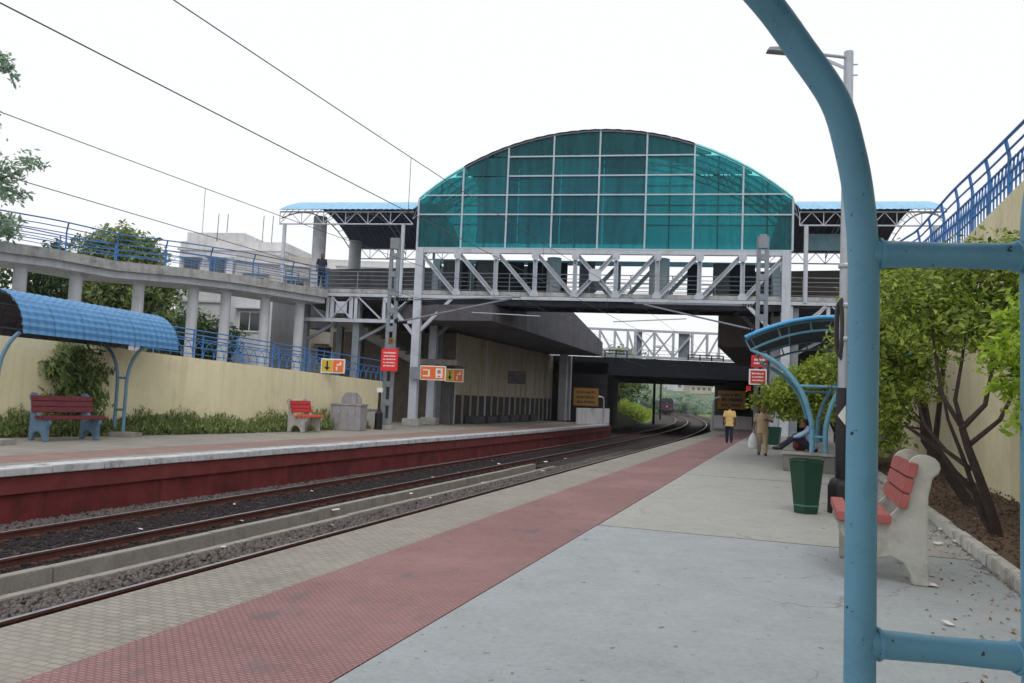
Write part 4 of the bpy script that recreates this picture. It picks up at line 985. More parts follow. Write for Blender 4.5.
for v in (0.0, WD):
    build(bx(-.1, LB + .1, v - .12, v + .12, ZT - .12, ZT + .1), 'top_chord', steel, fb)
    build(bx(-7.6 if v == 0 else -.2, LB + (7 if v == 0 else .2), v - .14, v + .1, ZB - .1, ZB + .06), 'bottom_chord', steel, fb)
    for i in range(10):
        u = pan * i
        if i in (0, 9): build(bx(u - .2, u + .2, v - .2, v + .2, .35, ZT + .12), 'main_post', steel, fb); build(bx(u - .42, u + .42, v - .42, v + .42, 0.004, .38), 'post_footing', pale_conc, fb, bevel=.02)
        else: member('vertical', B(u, v - .02, ZB + .06), B(u, v - .02, ZT - .12), .2)
        if v == 0:
            if 0 < i < 9:
                for zc, w_ in ((ZT - .3, .36), (ZB + .27, .42)):
                    s_ = 1 if zc > 8 else -1
                    pol = [(-w_ / 2, .19 * s_), (w_ / 2, .19 * s_), (w_ / 2, -.02), (.1, -.13 * s_), (-.1, -.13 * s_), (-w_ / 2, -.02)]
                    build(MB().prism([B(u + a, v - .16, zc + b) for a, b in pol], BN * .02), 'gusset', steel, fb)
    y = v - .03
    for i in range(9):
        a, b = pan * i, pan * (i + 1)
        if i < 4: member('diagonal', B(a + .12, y, ZT - .2), B(b - .12, y, ZB + .2))
        elif i > 4: member('diagonal', B(a + .12, y, ZB + .2), B(b - .12, y, ZT - .2))
        else:
            member('diagonal', B(a + .12, y, ZT - .2), B(b - .12, y, ZB + .2)); member('diagonal', B(a + .12, y - .035, ZB + .2), B(b - .12, y - .035, ZT - .2))
            c = B((a + b) / 2, y - .2, (ZB + ZT) / 2); pol = [(-.2, -.3), (.2, -.3), (.3, -.2), (.3, .2), (.2, .3), (-.2, .3), (-.3, .2), (-.3, -.2)]
            build(MB().prism([c + BE * q + zz * r for q, r in pol], BN * .02), 'gusset', steel, fb)
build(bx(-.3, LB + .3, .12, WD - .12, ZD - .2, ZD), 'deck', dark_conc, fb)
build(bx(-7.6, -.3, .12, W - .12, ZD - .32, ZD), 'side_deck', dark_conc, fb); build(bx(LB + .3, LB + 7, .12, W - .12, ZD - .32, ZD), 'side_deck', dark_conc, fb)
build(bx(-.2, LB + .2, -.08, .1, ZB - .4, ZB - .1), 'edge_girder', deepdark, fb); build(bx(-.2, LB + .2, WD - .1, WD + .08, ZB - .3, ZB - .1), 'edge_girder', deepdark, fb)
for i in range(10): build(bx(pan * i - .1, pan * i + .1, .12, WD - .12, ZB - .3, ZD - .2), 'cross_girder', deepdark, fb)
build(bx(-7.6, LB + 7, .0, .16, ZD, ZD + .2), 'deck_upstand', weath_conc, fb)
# knee braces
for u, sg in ((0, 1), (LB, -1)):
    build(MB().bar(B(u + .1 * sg, -.02, 4.7), B(u + 1.75 * sg, -.02, ZB - .12), .16, .2, BN), 'knee_brace', steel, fb)
    build(MB().bar(B(u - .1 * sg, -.02, 4.5), B(u - 1.75 * sg, -.02, ZB - .12), .16, .2, BN), 'knee_brace', steel, fb)
    build(MB().bar(B(u + .1 * sg, WD, 4.7), B(u + 1.75 * sg, WD, ZB - .12), .16, .2, BN), 'knee_brace', steel_mid, fb)
    build(bx(u - .2 * sg - .16, u - .2 * sg + .16 * 1, 5.3, 5.62, .01, ZB - .5), 'inner_post', steel_mid, fb)
    build(bx(u - .2 * sg - .16, u - .2 * sg + .16, 8.3, 8.62, .01, ZB - .5), 'inner_post', steel_mid, fb)
# under-deck truss of the side spans
for u0, u1 in ((-6.3, -.25), (LB + .25, LB + 6.8)):
    zl = 5.2; build(bx(u0, u1, -.1, .1, zl - .09, zl + .09), 'side_chord', steel, fb); n = 4; st = (u1 - u0) / n
    for i in range(n):
        a, b = u0 + st * i, u0 + st * (i + 1); up = i % 2 == 0
        if i == 1 and u0 < 0:
            for (x, zq), (x2, zq2) in (((a + .25, zl + .1), (b - .25, ZB - .14)), ((a + .25, ZB - .14), (b - .25, zl + .1))): build(MB().bar(B(x, -.04, zq), B(x2, -.04, zq2), .05, .22, BN), 'side_diagonal', steel, fb)
            build(bx(a + .15, a + .35, -.08, .02, zl + .1, ZB - .14), 'side_vertical', steel, fb); build(bx(b - .35, b - .15, -.08, .02, zl + .1, ZB - .14), 'side_vertical', steel, fb)
            build(bx((a + b) / 2 - .3, (a + b) / 2 + .3, -.11, -.07, 5.55, 6.15), 'gusset', steel, fb)
        else:
            build(MB().bar(B(a + .15, -.04, zl + .1 if up != (u0 < 0) else ZB - .14), B(b - .15, -.04, ZB - .14 if up != (u0 < 0) else zl + .1), .05, .24, BN), 'side_diagonal', steel, fb)
        build(bx(a - .08, a + .08, -.06, .06, zl + .1, ZB - .12), 'side_vertical', steel, fb)
    for u in (u0 + .2, (u0 + u1) / 2):
        for v in (0.3, 5, W - .3): build(bx(u - .17, u + .17, v - .17, v + .17, .01, ZB - .14), 'side_post', steel_mid, fb)
        build(MB().bar(B(u + .1, 0.3, 4.2), B(u + 1.7, .3, 5.1), .14, .18, BN), 'knee_brace', steel_mid, fb)
# deck railings, columns, boards
railing('deck_railing', 'grey pipe railing along the front of the footbridge', [B(-7.4, .35, ZD), B(LB + 6.8, .35, ZD)], 1.15, 5, steel_mid, pan, .022)
railing('deck_railing', 'grey pipe railing along the back of the footbridge', [B(.2, WD - .35, ZD), B(LB - .2, WD - .35, ZD)], 1.15, 5, steel_mid, pan, .022)
for u, v, r, h, lab in ((-6.2, 1.6, .36, 4.3, 'broad white column at the left end of the footbridge canopy'), (-6.75, 8.2, .38, 4.3, 'white column behind the left column on the footbridge'), (6.6, 1.7, .36, 2.2, 'pale round column on the left half of the bridge deck'), (11.9, 1.7, .5, 2.2, 'pale round column right of the bridge centre')):
    c = B(u, v, ZD); o = thing('column', lab, 'column', c)
    build(MB().lathe(c, [(r, 0), (r, h - .3), (r, h)], 24), 'shaft', grey_conc, o, smooth=True); build(MB().lathe(c, [(r + .06, .003), (r + .06, .25), (r + .01, .28)], 24), 'base_ring', grey_conc, o)
backing = thing('dark_backing', 'dark panels added to darken the view through the bridge deck', 'partition', B(4, WD - .7, ZD))  # added dark panels, standing in for the darkness behind the truss
for u0, u1 in ((.6, 1.9), (2.3, 3.3), (3.5, 4.9), (5.1, 6.2), (6.4, 7.2), (13.3, 14.0), (15.2, 16.6)):
    build(bx(u0, u1, WD - .75, WD - .65, ZD, ZD + 2.1), 'panel', deepdark, backing)
for u0, u1 in ((.8, 1.8), (2.6, 3.6), (8.0, 8.7), (14.5, 15.3)):
    build(bx(u0, u1, 1.5, 1.6, ZD + .2, ZD + 2.0), 'notice_panel', dark_conc, backing)
build(bx(-7.4, -.3, W - .06, W + .1, ZD - .1, ZD + 1.2), 'parapet', yellow, fb)
build(bx(LB + .3, LB + 6.8, W - .06, W + .1, ZD - .1, ZD + .35), 'parapet', weath_conc, fb)

# arched canopy with teal sheets
ac = thing('arched_canopy', 'arched canopy glazed with teal sheets over the footbridge', 'canopy', B(LB / 2, 0, ZT))
UC, ZC, RC = 8.87, .97, 13.87
def az_(u): return ZC + math.sqrt(max(0, RC * RC - (u - UC) ** 2))
U0, U1 = -.21, 17.96; mu = [U0 + (U1 - U0) * i / 8 for i in range(9)]; zr = [8.96, 10.68, 11.66, 12.62, 13.60, 15.2]
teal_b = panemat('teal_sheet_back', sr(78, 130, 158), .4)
for i in range(8):
    for j in range(5):
        z0, z1 = zr[j], zr[j + 1]; a, b = mu[i] + .03, mu[i + 1] - .03
        # clip under the arch
        us = [a + (b - a) * k / 6 for k in range(7)]
        top = [min(z1 - .02, az_(u) - .05) for u in us]; ok = [u for u, t_ in zip(us, top) if t_ > z0 + .04]
        if len(ok) < 2: continue
        poly = [(ok[0], z0 + .02), (ok[-1], z0 + .02)] + [(u, min(z1 - .02, az_(u) - .05)) for u in reversed(ok)]
        build(MB().prism([B(u, .02, q) for u, q in poly], BN * .012), 'pane', teal, ac)
    a, b = mu[i] + .03, mu[i + 1] - .03; us = [a + (b - a) * k / 6 for k in range(7)]
    build(MB().prism([B(u, WD - .02, q) for u, q in [(a, 9.85), (b, 9.85)] + [(u, az_(u) - .05) for u in reversed(us)]], BN * .012), 'back_pane', teal_lit if i >= 5 or i == 0 else teal_b, ac)  # lit copy on the end bays, to make them look brighter
mull_m = M('mullion_paint', sr(176, 190, 200), .5, .1, 3)
for i, u in enumerate(mu):
    build(bx(u - .04, u + .04, -.07, .005, zr[0], az_(u) - .03), 'mullion', mull_m, ac)
    if i < 8:
        um = (mu[i] + mu[i + 1]) / 2; build(bx(um - .035, um + .035, .08, .15, zr[0], az_(um) - .05), 'inner_strut', deepdark, ac)
for j in (1, 2, 3, 4):
    zq = zr[j]; hw = math.sqrt(max(0, RC ** 2 - (zq - ZC) ** 2)); a, b = max(U0, UC - hw), min(U1, UC + hw)
    if j in (2,): pass
    if j == 3: a, b = mu[2], mu[6]
    if j == 4: a, b = mu[2], mu[6]
    build(bx(a, b, -.066, .001, zq - .035, zq + .035), 'transom', mull_m, ac)
    build(bx(a, b, .09, .14, zq - .52, zq - .46), 'inner_rail', deepdark, ac)
build(bx(U0, U1, -.13, .06, zr[0] - .02, zr[0] + .035), 'sill', mull_m, ac)
for v, r in ((-.03, .04), (WD * .33, .06), (WD * .66, .06), (WD + .03, .06)):
    build(MB().tube([B(U0 + (U1 - U0) * k / 40, v, az_(U0 + (U1 - U0) * k / 40)) for k in range(41)], r, 8), 'arch_rib', steel_mid, ac)
    if v > 0:
        lower = [(U0 + (U1 - U0) * k / 20) for k in range(21)]
        build(MB().tube([B(u, v, az_(u) - .75) for u in lower], .045, 6), 'truss_chord', deepdark, ac)
        for k in range(20): build(MB().tube([B(lower[k], v, az_(lower[k]) - .75), B((lower[k] + lower[k + 1]) / 2, v, az_((lower[k] + lower[k + 1]) / 2)), B(lower[k + 1], v, az_(lower[k + 1]) - .75)], .03, 5), 'truss_web', deepdark, ac)
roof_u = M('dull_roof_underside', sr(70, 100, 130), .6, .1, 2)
nst = 16
for q in range(nst):
    a, b = U0 + (U1 - U0) * q / nst, U0 + (U1 - U0) * (q + 1) / nst - .01
    gr = [[B(a + (b - a) * k / 4, -.12 + (WD + .3) * j / 2, az_(a + (b - a) * k / 4) + .07 + .02 * (k % 2)) for k in range(5)] for j in range(3)]
    mb = MB().sheet(gr); mb.sheet([[v - zz * .012 for v in r] for r in gr])
    build(mb, 'roof_sheet', teal_lit if (q >= 12 or q <= 1) else roof_u, ac)  # lit sheets at both ends brighten the bays below
for u in (U0, U1):                                # side posts of the canopy
    for v in (0.05, WD / 2, WD - .05): build(bx(u - .06, u + .06, v - .06, v + .06, ZT + .1, az_(u) - .02), 'side_post', steel_mid, ac)

# side canopies (barrel roofs, axis along the bridge)
def side_canopy(label, u0, u1):
    o = thing('side_canopy', label, 'canopy', B((u0 + u1) / 2, W / 2, ZD)); ze, rise = 10.78, 1.35
    def rz(v): x = (v - W / 2) / (W / 2 + .3); return ze + rise * (1 - x * x)
    n = int((u1 - u0) / .9)
    for q in range(n):
        a, b = u0 + (u1 - u0) * q / n, u0 + (u1 - u0) * (q + 1) / n - .008
        gr = [[B(a + (b - a) * k / 6, v, rz(v) + .1 + .03 * (k % 2)) for k in range(7)] for v in [-.3 + (W + .6) * j / 10 for j in range(11)]]
        build(MB().sheet(gr), 'roof_sheet', roof_pale, o)
        gr = [[p - zz * .03 for p in r] for r in gr]; build(MB().sheet(gr), 'shaded_underside', M('canopy_underside_shade', sr(78, 84, 104), .7), o)  # darker sheet under the canopy, underside shade put into its colour
    for v in (-.1, W + .1):
        zl = ze - .62; build(MB().tube([B(u0, v, ze + .02), B(u1, v, ze + .02)], .04, 6), 'truss_chord', steel, o); build(MB().tube([B(u0, v, zl), B(u1, v, zl)], .04, 6), 'truss_chord', steel, o)
        m_ = int((u1 - u0) / 1.05)
        for k in range(m_):
            a, b = u0 + (u1 - u0) * k / m_, u0 + (u1 - u0) * (k + 1) / m_
            build(MB().tube([B(a, v, zl), B((a + b) / 2, v, ze)], .022, 5), 'truss_web', steel, o); build(MB().tube([B((a + b) / 2, v, ze), B(b, v, zl)], .022, 5), 'truss_web', steel, o); build(MB().tube([B(a, v, zl), B(a, v, ze)], .022, 5), 'truss_web', steel, o)
    for u in [u0 + .05, (u0 + u1) / 2, u1 - .05]:
        vs_ = [W * k / 12 for k in range(13)]
        for dz in (0, -.5): build(MB().tube([B(u, v, rz(v) + .05 + dz) for v in vs_], .035, 6), 'arch_rib', steel, o)
        for k in range(12): build(MB().tube([B(u, vs_[k], rz(vs_[k]) - .45), B(u, vs_[k + 1], rz(vs_[k + 1]) + .05)], .02, 5), 'truss_web', steel, o)
    for u in (u0 + .3, u1 - .5):
        for v in (-.1, W + .1): build(MB().tube([B(u, v, ZD - .1), B(u, v, ze - .6)], .1, 12), 'canopy_post', steel, o, smooth=True)
side_canopy('pale blue barrel canopy over the left end of the footbridge', -7.7, -.45)
side_canopy('pale blue barrel canopy over the right end of the footbridge', LB + .55, 24.6)
build(bx(LB + 1.0, LB + 2.7, 1.0, 1.12, 9.2, 10.0), 'hanging_board', M('board_teal', sr(96, 128, 138), .6), label='grey hanging board under the right canopy', cat='sign')

# staircase down to the far platform, seen under the left side span
stc = thing('staircase', 'concrete staircase descending under the left side span', 'staircase', B(-2, 4, 0))
pol = []
for k in range(14):
    u, zq = -6.2 + k * .36, 6.3 - k * .2; pol += [(u, zq), (u + .36, zq)]
pol += [(pol[-1][0], pol[-1][1] - .45), (-6.2, 5.6)]
build(MB().prism([B(u, 3.0, q) for u, q in pol], BN * .15), 'stringer', concrete, stc); build(MB().prism([B(u, 5.4, q) for u, q in pol], BN * .15), 'stringer', concrete, stc)
for k in range(14): build(bx(-6.2 + k * .36, -5.84 + k * .36 + .03, 3.15, 5.4, 6.15 - k * .2, 6.3 - k * .2 + .002), 'step', concrete, stc)
build(bx(-1.16, 1.4, 2.9, 5.7, 3.2, 3.5), 'landing', concrete, stc); build(bx(-4.6, -4.2, 3.5, 3.9, 0, 5.2), 'stair_column', dark_conc, stc); build(bx(.6, 1.0, 3.5, 3.9, 0, 3.2), 'stair_column', dark_conc, stc)
build(bx(-7.4, -1.5, 6.6, 6.8, 4.2, 6.2), 'back_wall', wall_beige, stc)

# ------------------------------------------------------------------ station building behind the bridge, left and right
sb = thing('station_building', 'station building with cream panelled wall beyond the bridge on the left', 'building', T(48, -18, 0))
build(MB().hexa([T(41.5, -28, 5.3), T(41.5, -13.9, 5.3), T(61.5, -13.9, 5.15), T(61.5, -28, 5.15), T(41.5, -28, 8.9), T(41.5, -13.9, 8.9), T(61.5, -13.9, 6.2), T(61.5, -28, 6.2)]), 'roof_slab', M('slab_fascia', sr(100, 100, 108), .9, .2, 1.5, .2, 20, sr(50, 49, 54), .6, .6, .5), sb); build(tbox(36.2, 41.49, -20, -13.9, 5.3, 6.1), 'roof_slab', dark_conc, sb)
for k in range(18):
    a = 41.5 + k * 1.2
    build(tbox(a + .02, a + 1.18, -18.25, -18.0, 1.64, 5.1), 'wall_panel', cream, sb); build(tbox(a + .02, a + 1.18, -18.28, -18.03, .01, 1.62), 'dado_panel', M('dado_tiles', sr(64, 62, 66), .5, .15, 3), sb)
    build(tbox(a - .06, a + .06, -18.1, -17.95, .01, 5.1), 'pilaster', cream if k % 4 else grey_conc, sb)
build(tbox(41.4, 41.5, -26, -18.0, 0.01, 5.1), 'end_wall', M('brown_wall', sr(112, 102, 92), .8), sb)
for s in (60.2, 61.6): build(tbox(s, s + .4, -17.0, -16.4, .01, 5.1), 'column', grey_conc, sb)
NTH = ('nearest', 'second', 'third', 'fourth', 'fifth', 'farthest')
for i, s in enumerate((43, 45.2, 47.4, 49.6, 51.8, 54)):
    build(tbox(s, s + 1.6, -17.9, -17.3, .004, .45), 'stone_seat', dark_conc, label=NTH[i] + ' dark stone seat in the row along the cream station wall', cat='seat', group='stone seats along the cream wall', bevel=.02)
cF = T(45.6, -16.7, 2.25)
sign('display_screen', 'black display screen hanging in front of the cream wall', D(517, 377.5, 44.5), 1.0, .7, -.2, [(0, 1, screen_m, [])], 'screen', black, .04, .12)
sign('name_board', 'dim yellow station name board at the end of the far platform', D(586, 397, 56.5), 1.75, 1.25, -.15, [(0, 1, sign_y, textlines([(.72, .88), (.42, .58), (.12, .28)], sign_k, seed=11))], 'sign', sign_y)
lwf = thing('low_wall', 'low pale wall at the end of the far platform', 'wall', T(55, -13.6, 0))
build(MB().bar(P(577, 424) + zz * .55, P(608, 423.6) + zz * .55, .2, 1.1), 'wall_body', wall_grey, lwf, bevel=.01)
hq = P(603, 424.4)
build(MB().tube(catmull([hq, hq + zz * 1.6, hq + zz * 1.9 + Vector((-.12, 0, 0)), hq + zz * 1.95 + Vector((-.5, 0, 0))], 4), .05, 8), 'handrail', galv, label='bent white handrail at the end of the far platform', cat='handrail', smooth=True)
# right block
rbk = thing('station_building', 'dark station block above the near platform on the right', 'building', T(50, 0, 0))
build(tbox(42.5, 62, -3.75, 9, 4.7, 8.6), 'upper_block', M('brown_dark_wall', sr(84, 74, 70), .85, .15, 1, .1, 20, sr(60, 52, 50), .6, .6, .4), rbk)
build(tbox(60, 61, -2.2, 9, 0.01, 4.7), 'back_wall', deepdark, rbk); build(tbox(42.5, 60, 3.9, 4.2, 0.01, 4.7), 'side_wall', dark_conc, rbk)
for s in (44, 50, 56): build(tbox(s, s + .45, 1.5, 1.95, .01, 4.7), 'column', grey_conc, rbk)
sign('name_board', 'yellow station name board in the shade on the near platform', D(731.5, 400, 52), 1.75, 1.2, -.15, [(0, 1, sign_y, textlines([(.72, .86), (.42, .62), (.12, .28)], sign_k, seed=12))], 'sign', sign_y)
lwn = thing('low_wall', 'grey wall under the yellow name board on the near platform', 'wall', P(730, 431))
build(MB().bar(D(711, 423, 52.6), D(751, 425, 52.6), .25, 1.05), 'wall_body', wall_grey, lwn); build(MB().bar(D(712, 430, 52.3), D(751, 432, 52.3), .5, .3), 'wall_step', concrete, lwn)
hq = D(713, 425, 51.5)
build(MB().tube(catmull([Vector((hq.x, hq.y, 0.02)), hq + zz * .6, hq + zz * 1.5, hq + zz * 1.75 + Vector((.2, 0, 0)), hq + zz * 1.78 + Vector((.45, 0, 0))], 4), .05, 8), 'handrail', galv, label='bent white handrail beside the yellow name board', cat='handrail', smooth=True)

# overbridge and its truss
ob = thing('overbridge', 'dark road overbridge crossing the line behind the station', 'bridge', Vector((12, 66, 0)))
D1, D2 = 64.0, 104.0
def wbx(x0, x1, y0, y1, z0, z1): return MB().hexa([(x0, y0, z0), (x1, y0, z0), (x1, y1, z0), (x0, y1, z0), (x0, y0, z1), (x1, y0, z1), (x1, y1, z1), (x0, y1, z1)])
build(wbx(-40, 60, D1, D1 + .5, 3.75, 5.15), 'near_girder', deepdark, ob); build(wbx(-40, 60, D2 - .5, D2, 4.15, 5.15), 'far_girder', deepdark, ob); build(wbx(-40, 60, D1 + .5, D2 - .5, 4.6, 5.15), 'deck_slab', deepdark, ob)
for y in (70, 78, 86, 94): build(wbx(-10, 45, y, y + .6, 4.15, 4.6), 'cross_girder', deepdark, ob)
xl0, xl1 = D(607, 400, D1).x, D(618, 400, D2).x; xr0, xr1 = D(775, 400, D1).x, D(714.5, 400, D2).x
build(MB().hexa([(xl0 - 30, D1, -1.4), (xl0, D1, -1.4), (xl1, D2, -1.4), (xl1 - 40, D2, -1.4), (xl0 - 30, D1, 4.7), (xl0, D1, 4.7), (xl1, D2, 4.7), (xl1 - 40, D2, 4.7)]), 'left_abutment', shade_conc, ob)
build(MB().hexa([(xr0, D1, -1.4), (xr0 + 30, D1, -1.4), (xr1 + 40, D2, -1.4), (xr1, D2, -1.4), (xr0, D1, 4.7), (xr0 + 30, D1, 4.7), (xr1 + 40, D2, 4.7), (xr1, D2, 4.7)]), 'right_abutment', shade_conc, ob)
def fp(px, py, k=0): q = D(px, py, D1 - .1 + k); return q
zc1, zc0 = fp(660, 331).z, 5.2
build(MB().bar(Vector((-2, D1 + .2, zc1)), Vector((26, D1 + .2, zc1 - .02)), .18, .18), 'truss_chord', steel, ob); build(MB().bar(Vector((-2, D1 + .2, zc0 + .1)), Vector((26, D1 + .2, zc0 + .1)), .2, .2), 'truss_chord', steel, ob)
px = [600, 615, 628, 636, 655, 674, 693, 708, 720]
for i, x in enumerate(px):
    X = fp(x, 345).x; build(MB().bar(Vector((X, D1 + .2, zc0 + .2)), Vector((X, D1 + .2, zc1 - .09)), .16, .22), 'truss_vertical', steel, ob)
    if i < len(px) - 1:
        X2 = fp(px[i + 1], 345).x; a, b = (zc1 - .1, zc0 + .2) if i < 5 else (zc0 + .2, zc1 - .1)
        build(MB().bar(Vector((X, D1 + .2, a)), Vector((X2, D1 + .2, b)), .12, .14), 'truss_diagonal', steel, ob)
        if i in (3, 4): build(MB().bar(Vector((X, D1 + .24, b)), Vector((X2, D1 + .24, a)), .1, .12), 'truss_diagonal', steel, ob)
for x0, x1 in ((635, 643), (680, 691)): build(wbx(fp(x0, 345).x, fp(x1, 345).x, D1 + .4, D1 + .5, zc0, zc1 - .1), 'panel', steel_mid, ob)
gq = fp(659, 345); build(MB().lathe(gq + Vector((0, .1, -.25)), [(.02, 0), (.28, .05), (.28, .2), (.02, .25)], 14, 1, .3), 'round_plate', sign_w, ob)
railing('bridge_railing', 'dark pipe railing on the left of the overbridge edge', [Vector((fp(594, 345).x, D1 - .3, 5.16)), Vector((fp(627, 345).x, D1 - .3, 5.16))], .55, 2, deepdark, .9, .04)
railing('bridge_railing', 'dark pipe railing on the right of the overbridge edge', [Vector((fp(688, 345).x, D1 - .3, 5.16)), Vector((fp(723, 345).x, D1 - .3, 5.16))], .45, 2, deepdark, .9, .04)
railing('bridge_railing', 'pale railing along the far side of the overbridge', [Vector((-4, D1 + 6, 5.16)), Vector((26, D1 + 6, 5.16))], 1.1, 3, steel, 2, .03)

# ------------------------------------------------------------------ beyond the overbridge and behind the left ramp
slope = MB(); rows = []
for s in frange(104, 330, 8): rows.append([T(s, -15.5 - 3.2 * k + RNG.uniform(-.3, .3), -1.05 + (0 if k == 0 else 1.3 * k + RNG.uniform(-.3, .3))) for k in range(6)])
build(slope.sheet(rows), 'embankment', grass_m, kind='structure', label='grassy embankment left of the line beyond the overbridge', smooth=True)
rows = []
for s in frange(104, 330, 8): rows.append([T(s, -1.5 + 4.0 * k, -1.1 + (0 if k == 0 else .35 * k + RNG.uniform(-.1, .2))) for k in range(6)])
build(MB().sheet(rows), 'embankment', grass_m, kind='structure', label='grassy verge right of the line beyond the overbridge', smooth=True)
# train
def vehicle(s0, L_, tc, label, cat, bm_, front):
    o = thing('locomotive' if front else 'railway_coach', label, cat, T(s0 + L_ / 2, tc, RT)); hw = 1.55
    def sec(s): return [(tc - hw, RT + .95), (tc + hw, RT + .95), (tc + hw, RT + 3.2), (tc + hw * .75, RT + 3.85), (tc - hw * .75, RT + 3.85), (tc - hw, RT + 3.2)]
    build(sweep(MB(), frange(s0, s0 + L_, 5), sec), 'body', bm_, o)
    for q in (s0 + 2.6, s0 + L_ - 2.6):
        bg_ = build(tbox(q - 1.6, q + 1.6, tc - 1.15, tc + 1.15, RT + .35, RT + .95), 'bogie', black, o)
        for dq in (-1, 1):
            for dt in (-.85, .85): build(MB().tube([T(q + dq, tc + dt - .06, RT + .46), T(q + dq, tc + dt + .06, RT + .46)], .46, 12), 'wheel', black, bg_)
    if front:
        for dt in (-.7, .7): build(tbox(s0 - .03, s0 - .005, tc + dt - .45, tc + dt + .45, RT + 2.3, RT + 3.1), 'windscreen', glassd, o)
        red = bpy.data.materials.get('tail_lamp')
        if red is None:
            red = bpy.data.materials.new('tail_lamp'); red.use_nodes = True; b = red.node_tree.nodes['Principled BSDF']; b.inputs['Base Color'].default_value = (.8, .02, .02, 1); b.inputs['Emission Color'].default_value = (1, .03, .03, 1); b.inputs['Emission Strength'].default_value = 1.2
        build(tbox(s0 - .05, s0 - .01, tc - .16, tc + .16, RT + 1.75, RT + 2.0), 'tail_lamp', red, o)
    else:
        for k in range(8):
            for sg in (-1, 1): build(tbox(s0 + 1.5 + k * 2.6, s0 + 3.0 + k * 2.6, tc + sg * (hw + .012) - .01, tc + sg * (hw + .012) + .01, RT + 2.0, RT + 2.8), 'window', glassd, o)
vehicle(196, 18, -10.92, 'dark locomotive with a red tail lamp far down the line', 'locomotive', train_m, True)
for k in range(4): vehicle(215.2 + 23.2 * k, 22.4, -10.92, ['first grey coach ahead of the dark locomotive', 'second grey coach of the far train', 'third grey coach of the far train', 'farthest grey coach of the train'][k], 'coach', coach_m, False)
# far masts and signal
for s, t, lab in ((106, -14.2, 'dark mast left of the line beyond the overbridge'), (106, -3.4, 'dark mast right of the line beyond the overbridge'), (140, -14.4, 'distant mast left of the line near the train'), (140, -4.0, 'distant mast right of the line near the train')):
    c = T(s, t, -1.1); o = thing('catenary_mast', lab, 'mast', c); build(MB().bar(c, c + zz * 8.6, .28, .28), 'pole', deepdark, o); d = T(s, -10.9 if t < -8 else -6.47, 0) - c; d.z = 0
    build(MB().tube([c + zz * 7.4, c + zz * 7.5 + d], .05, 6), 'arm', deepdark, o); build(MB().tube([c + zz * 6.2, c + zz * 7.4 + d * .8], .05, 6), 'arm_strut', deepdark, o)
c = T(107, -4.4, -1.1); o = thing('signal_post', 'railway signal with pale plate beside the far mast', 'signal', c)
build(MB().tube([c, c + zz * 5.8], .09, 8), 'post', galv, o); build(MB().box(c + zz * 5.2, (.45, .35, 1.4)), 'signal_head', black, o); build(MB().box(c + zz * 3.2 + Vector((-.1, -.1, 0)), (.5, .05, .5)), 'number_plate', sign_w, o)
# wooded slope, trees as individuals where they can be told apart
def simple_tree(label, base, h, r, leafm, n=7, leaf=.3, dens=1.0, name='tree', group=None, cat='tree', squash=.8, low=.45):
    base = Vector(base); cl = []
    for k in range(n):
        a = RNG.uniform(0, 6.28); q = RNG.uniform(.1, .62) * r; cl.append((base + Vector((math.cos(a) * q, math.sin(a) * q, h * RNG.uniform(low, .86))), (r * RNG.uniform(.38, .55),) * 2 + (r * RNG.uniform(.3, .45),)))
    return tree(name, label, base, [([base - zz * .3, base + zz * h * .3, base + Vector((.2, .1, h * .6))], r * .07 + .05, r * .04)], cl, leafm, leaf, dens, leaf * 2.2, 20, group, cat)
for s, t, h, r, lab, lm in ((112, -17.5, 9, 4.2, 'tree standing at the left mouth of the overbridge opening', leaf_f), (128, -18.5, 10, 4.8, 'second tree along the left embankment beyond the overbridge', leaf_c), (146, -19.5, 11, 5.5, 'tall tree on the embankment left of the locomotive', leaf_c), (168, -20, 11, 6, 'tree on the embankment behind the locomotive', leaf_f)):
    simple_tree(lab, T(s, t - 2, 1.0), h, r, lm, 8, .26, .55, low=.25)
n = 9000; s_ = 105 + 70 * NR.random(n) ** 1.2; t_ = -15.6 - 6 * NR.random(n)
pos = np.array([tuple(T(a, b, -1.0 + (-b - 15.6) * .42 + RNG.random() * 1.1)) for a, b in zip(s_, t_)])
leaf_mesh('scrub', pos, NR.normal(size=(n, 3)) + np.array([0, 0, .5]), .22, leaf_d, None); tag(bpy.data.objects['scrub'], 'bright scrub covering the left embankment', 'scrub', None, 'stuff')
n = 6000; s_ = 105 + 60 * NR.random(n); t_ = -2.2 + 8 * NR.random(n)
pos = np.array([tuple(T(a, b, -1.0 + (b + 2) * .1 + RNG.random() * .7)) for a, b in zip(s_, t_)])
leaf_mesh('scrub', pos, NR.normal(size=(n, 3)) + np.array([0, 0, .5]), .16, leaf_d, None); tag(bpy.data.objects['scrub.001'], 'bright scrub covering the right verge', 'scrub', None, 'stuff')
rows = []
for y in (240, 300, 380, 500):
    rows.append([Vector((x, y, -2 + (y - 240) * .05 + 6 * math.exp(-((x - 60) / 90) ** 2) * (y - 240) / 260)) for x in range(-160, 320, 30)])
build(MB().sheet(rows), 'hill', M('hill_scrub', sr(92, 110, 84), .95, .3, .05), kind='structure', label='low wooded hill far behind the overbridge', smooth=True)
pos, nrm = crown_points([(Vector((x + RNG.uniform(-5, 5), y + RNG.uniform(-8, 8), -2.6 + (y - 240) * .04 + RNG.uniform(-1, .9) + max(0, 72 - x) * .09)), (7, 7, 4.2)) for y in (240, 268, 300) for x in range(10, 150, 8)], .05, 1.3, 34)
leaf_mesh('far_wood', pos, nrm, .8, leaf_g, None); tag(bpy.data.objects['far_wood'], 'hazy wood closing the view down the line', 'wood', None, 'stuff')

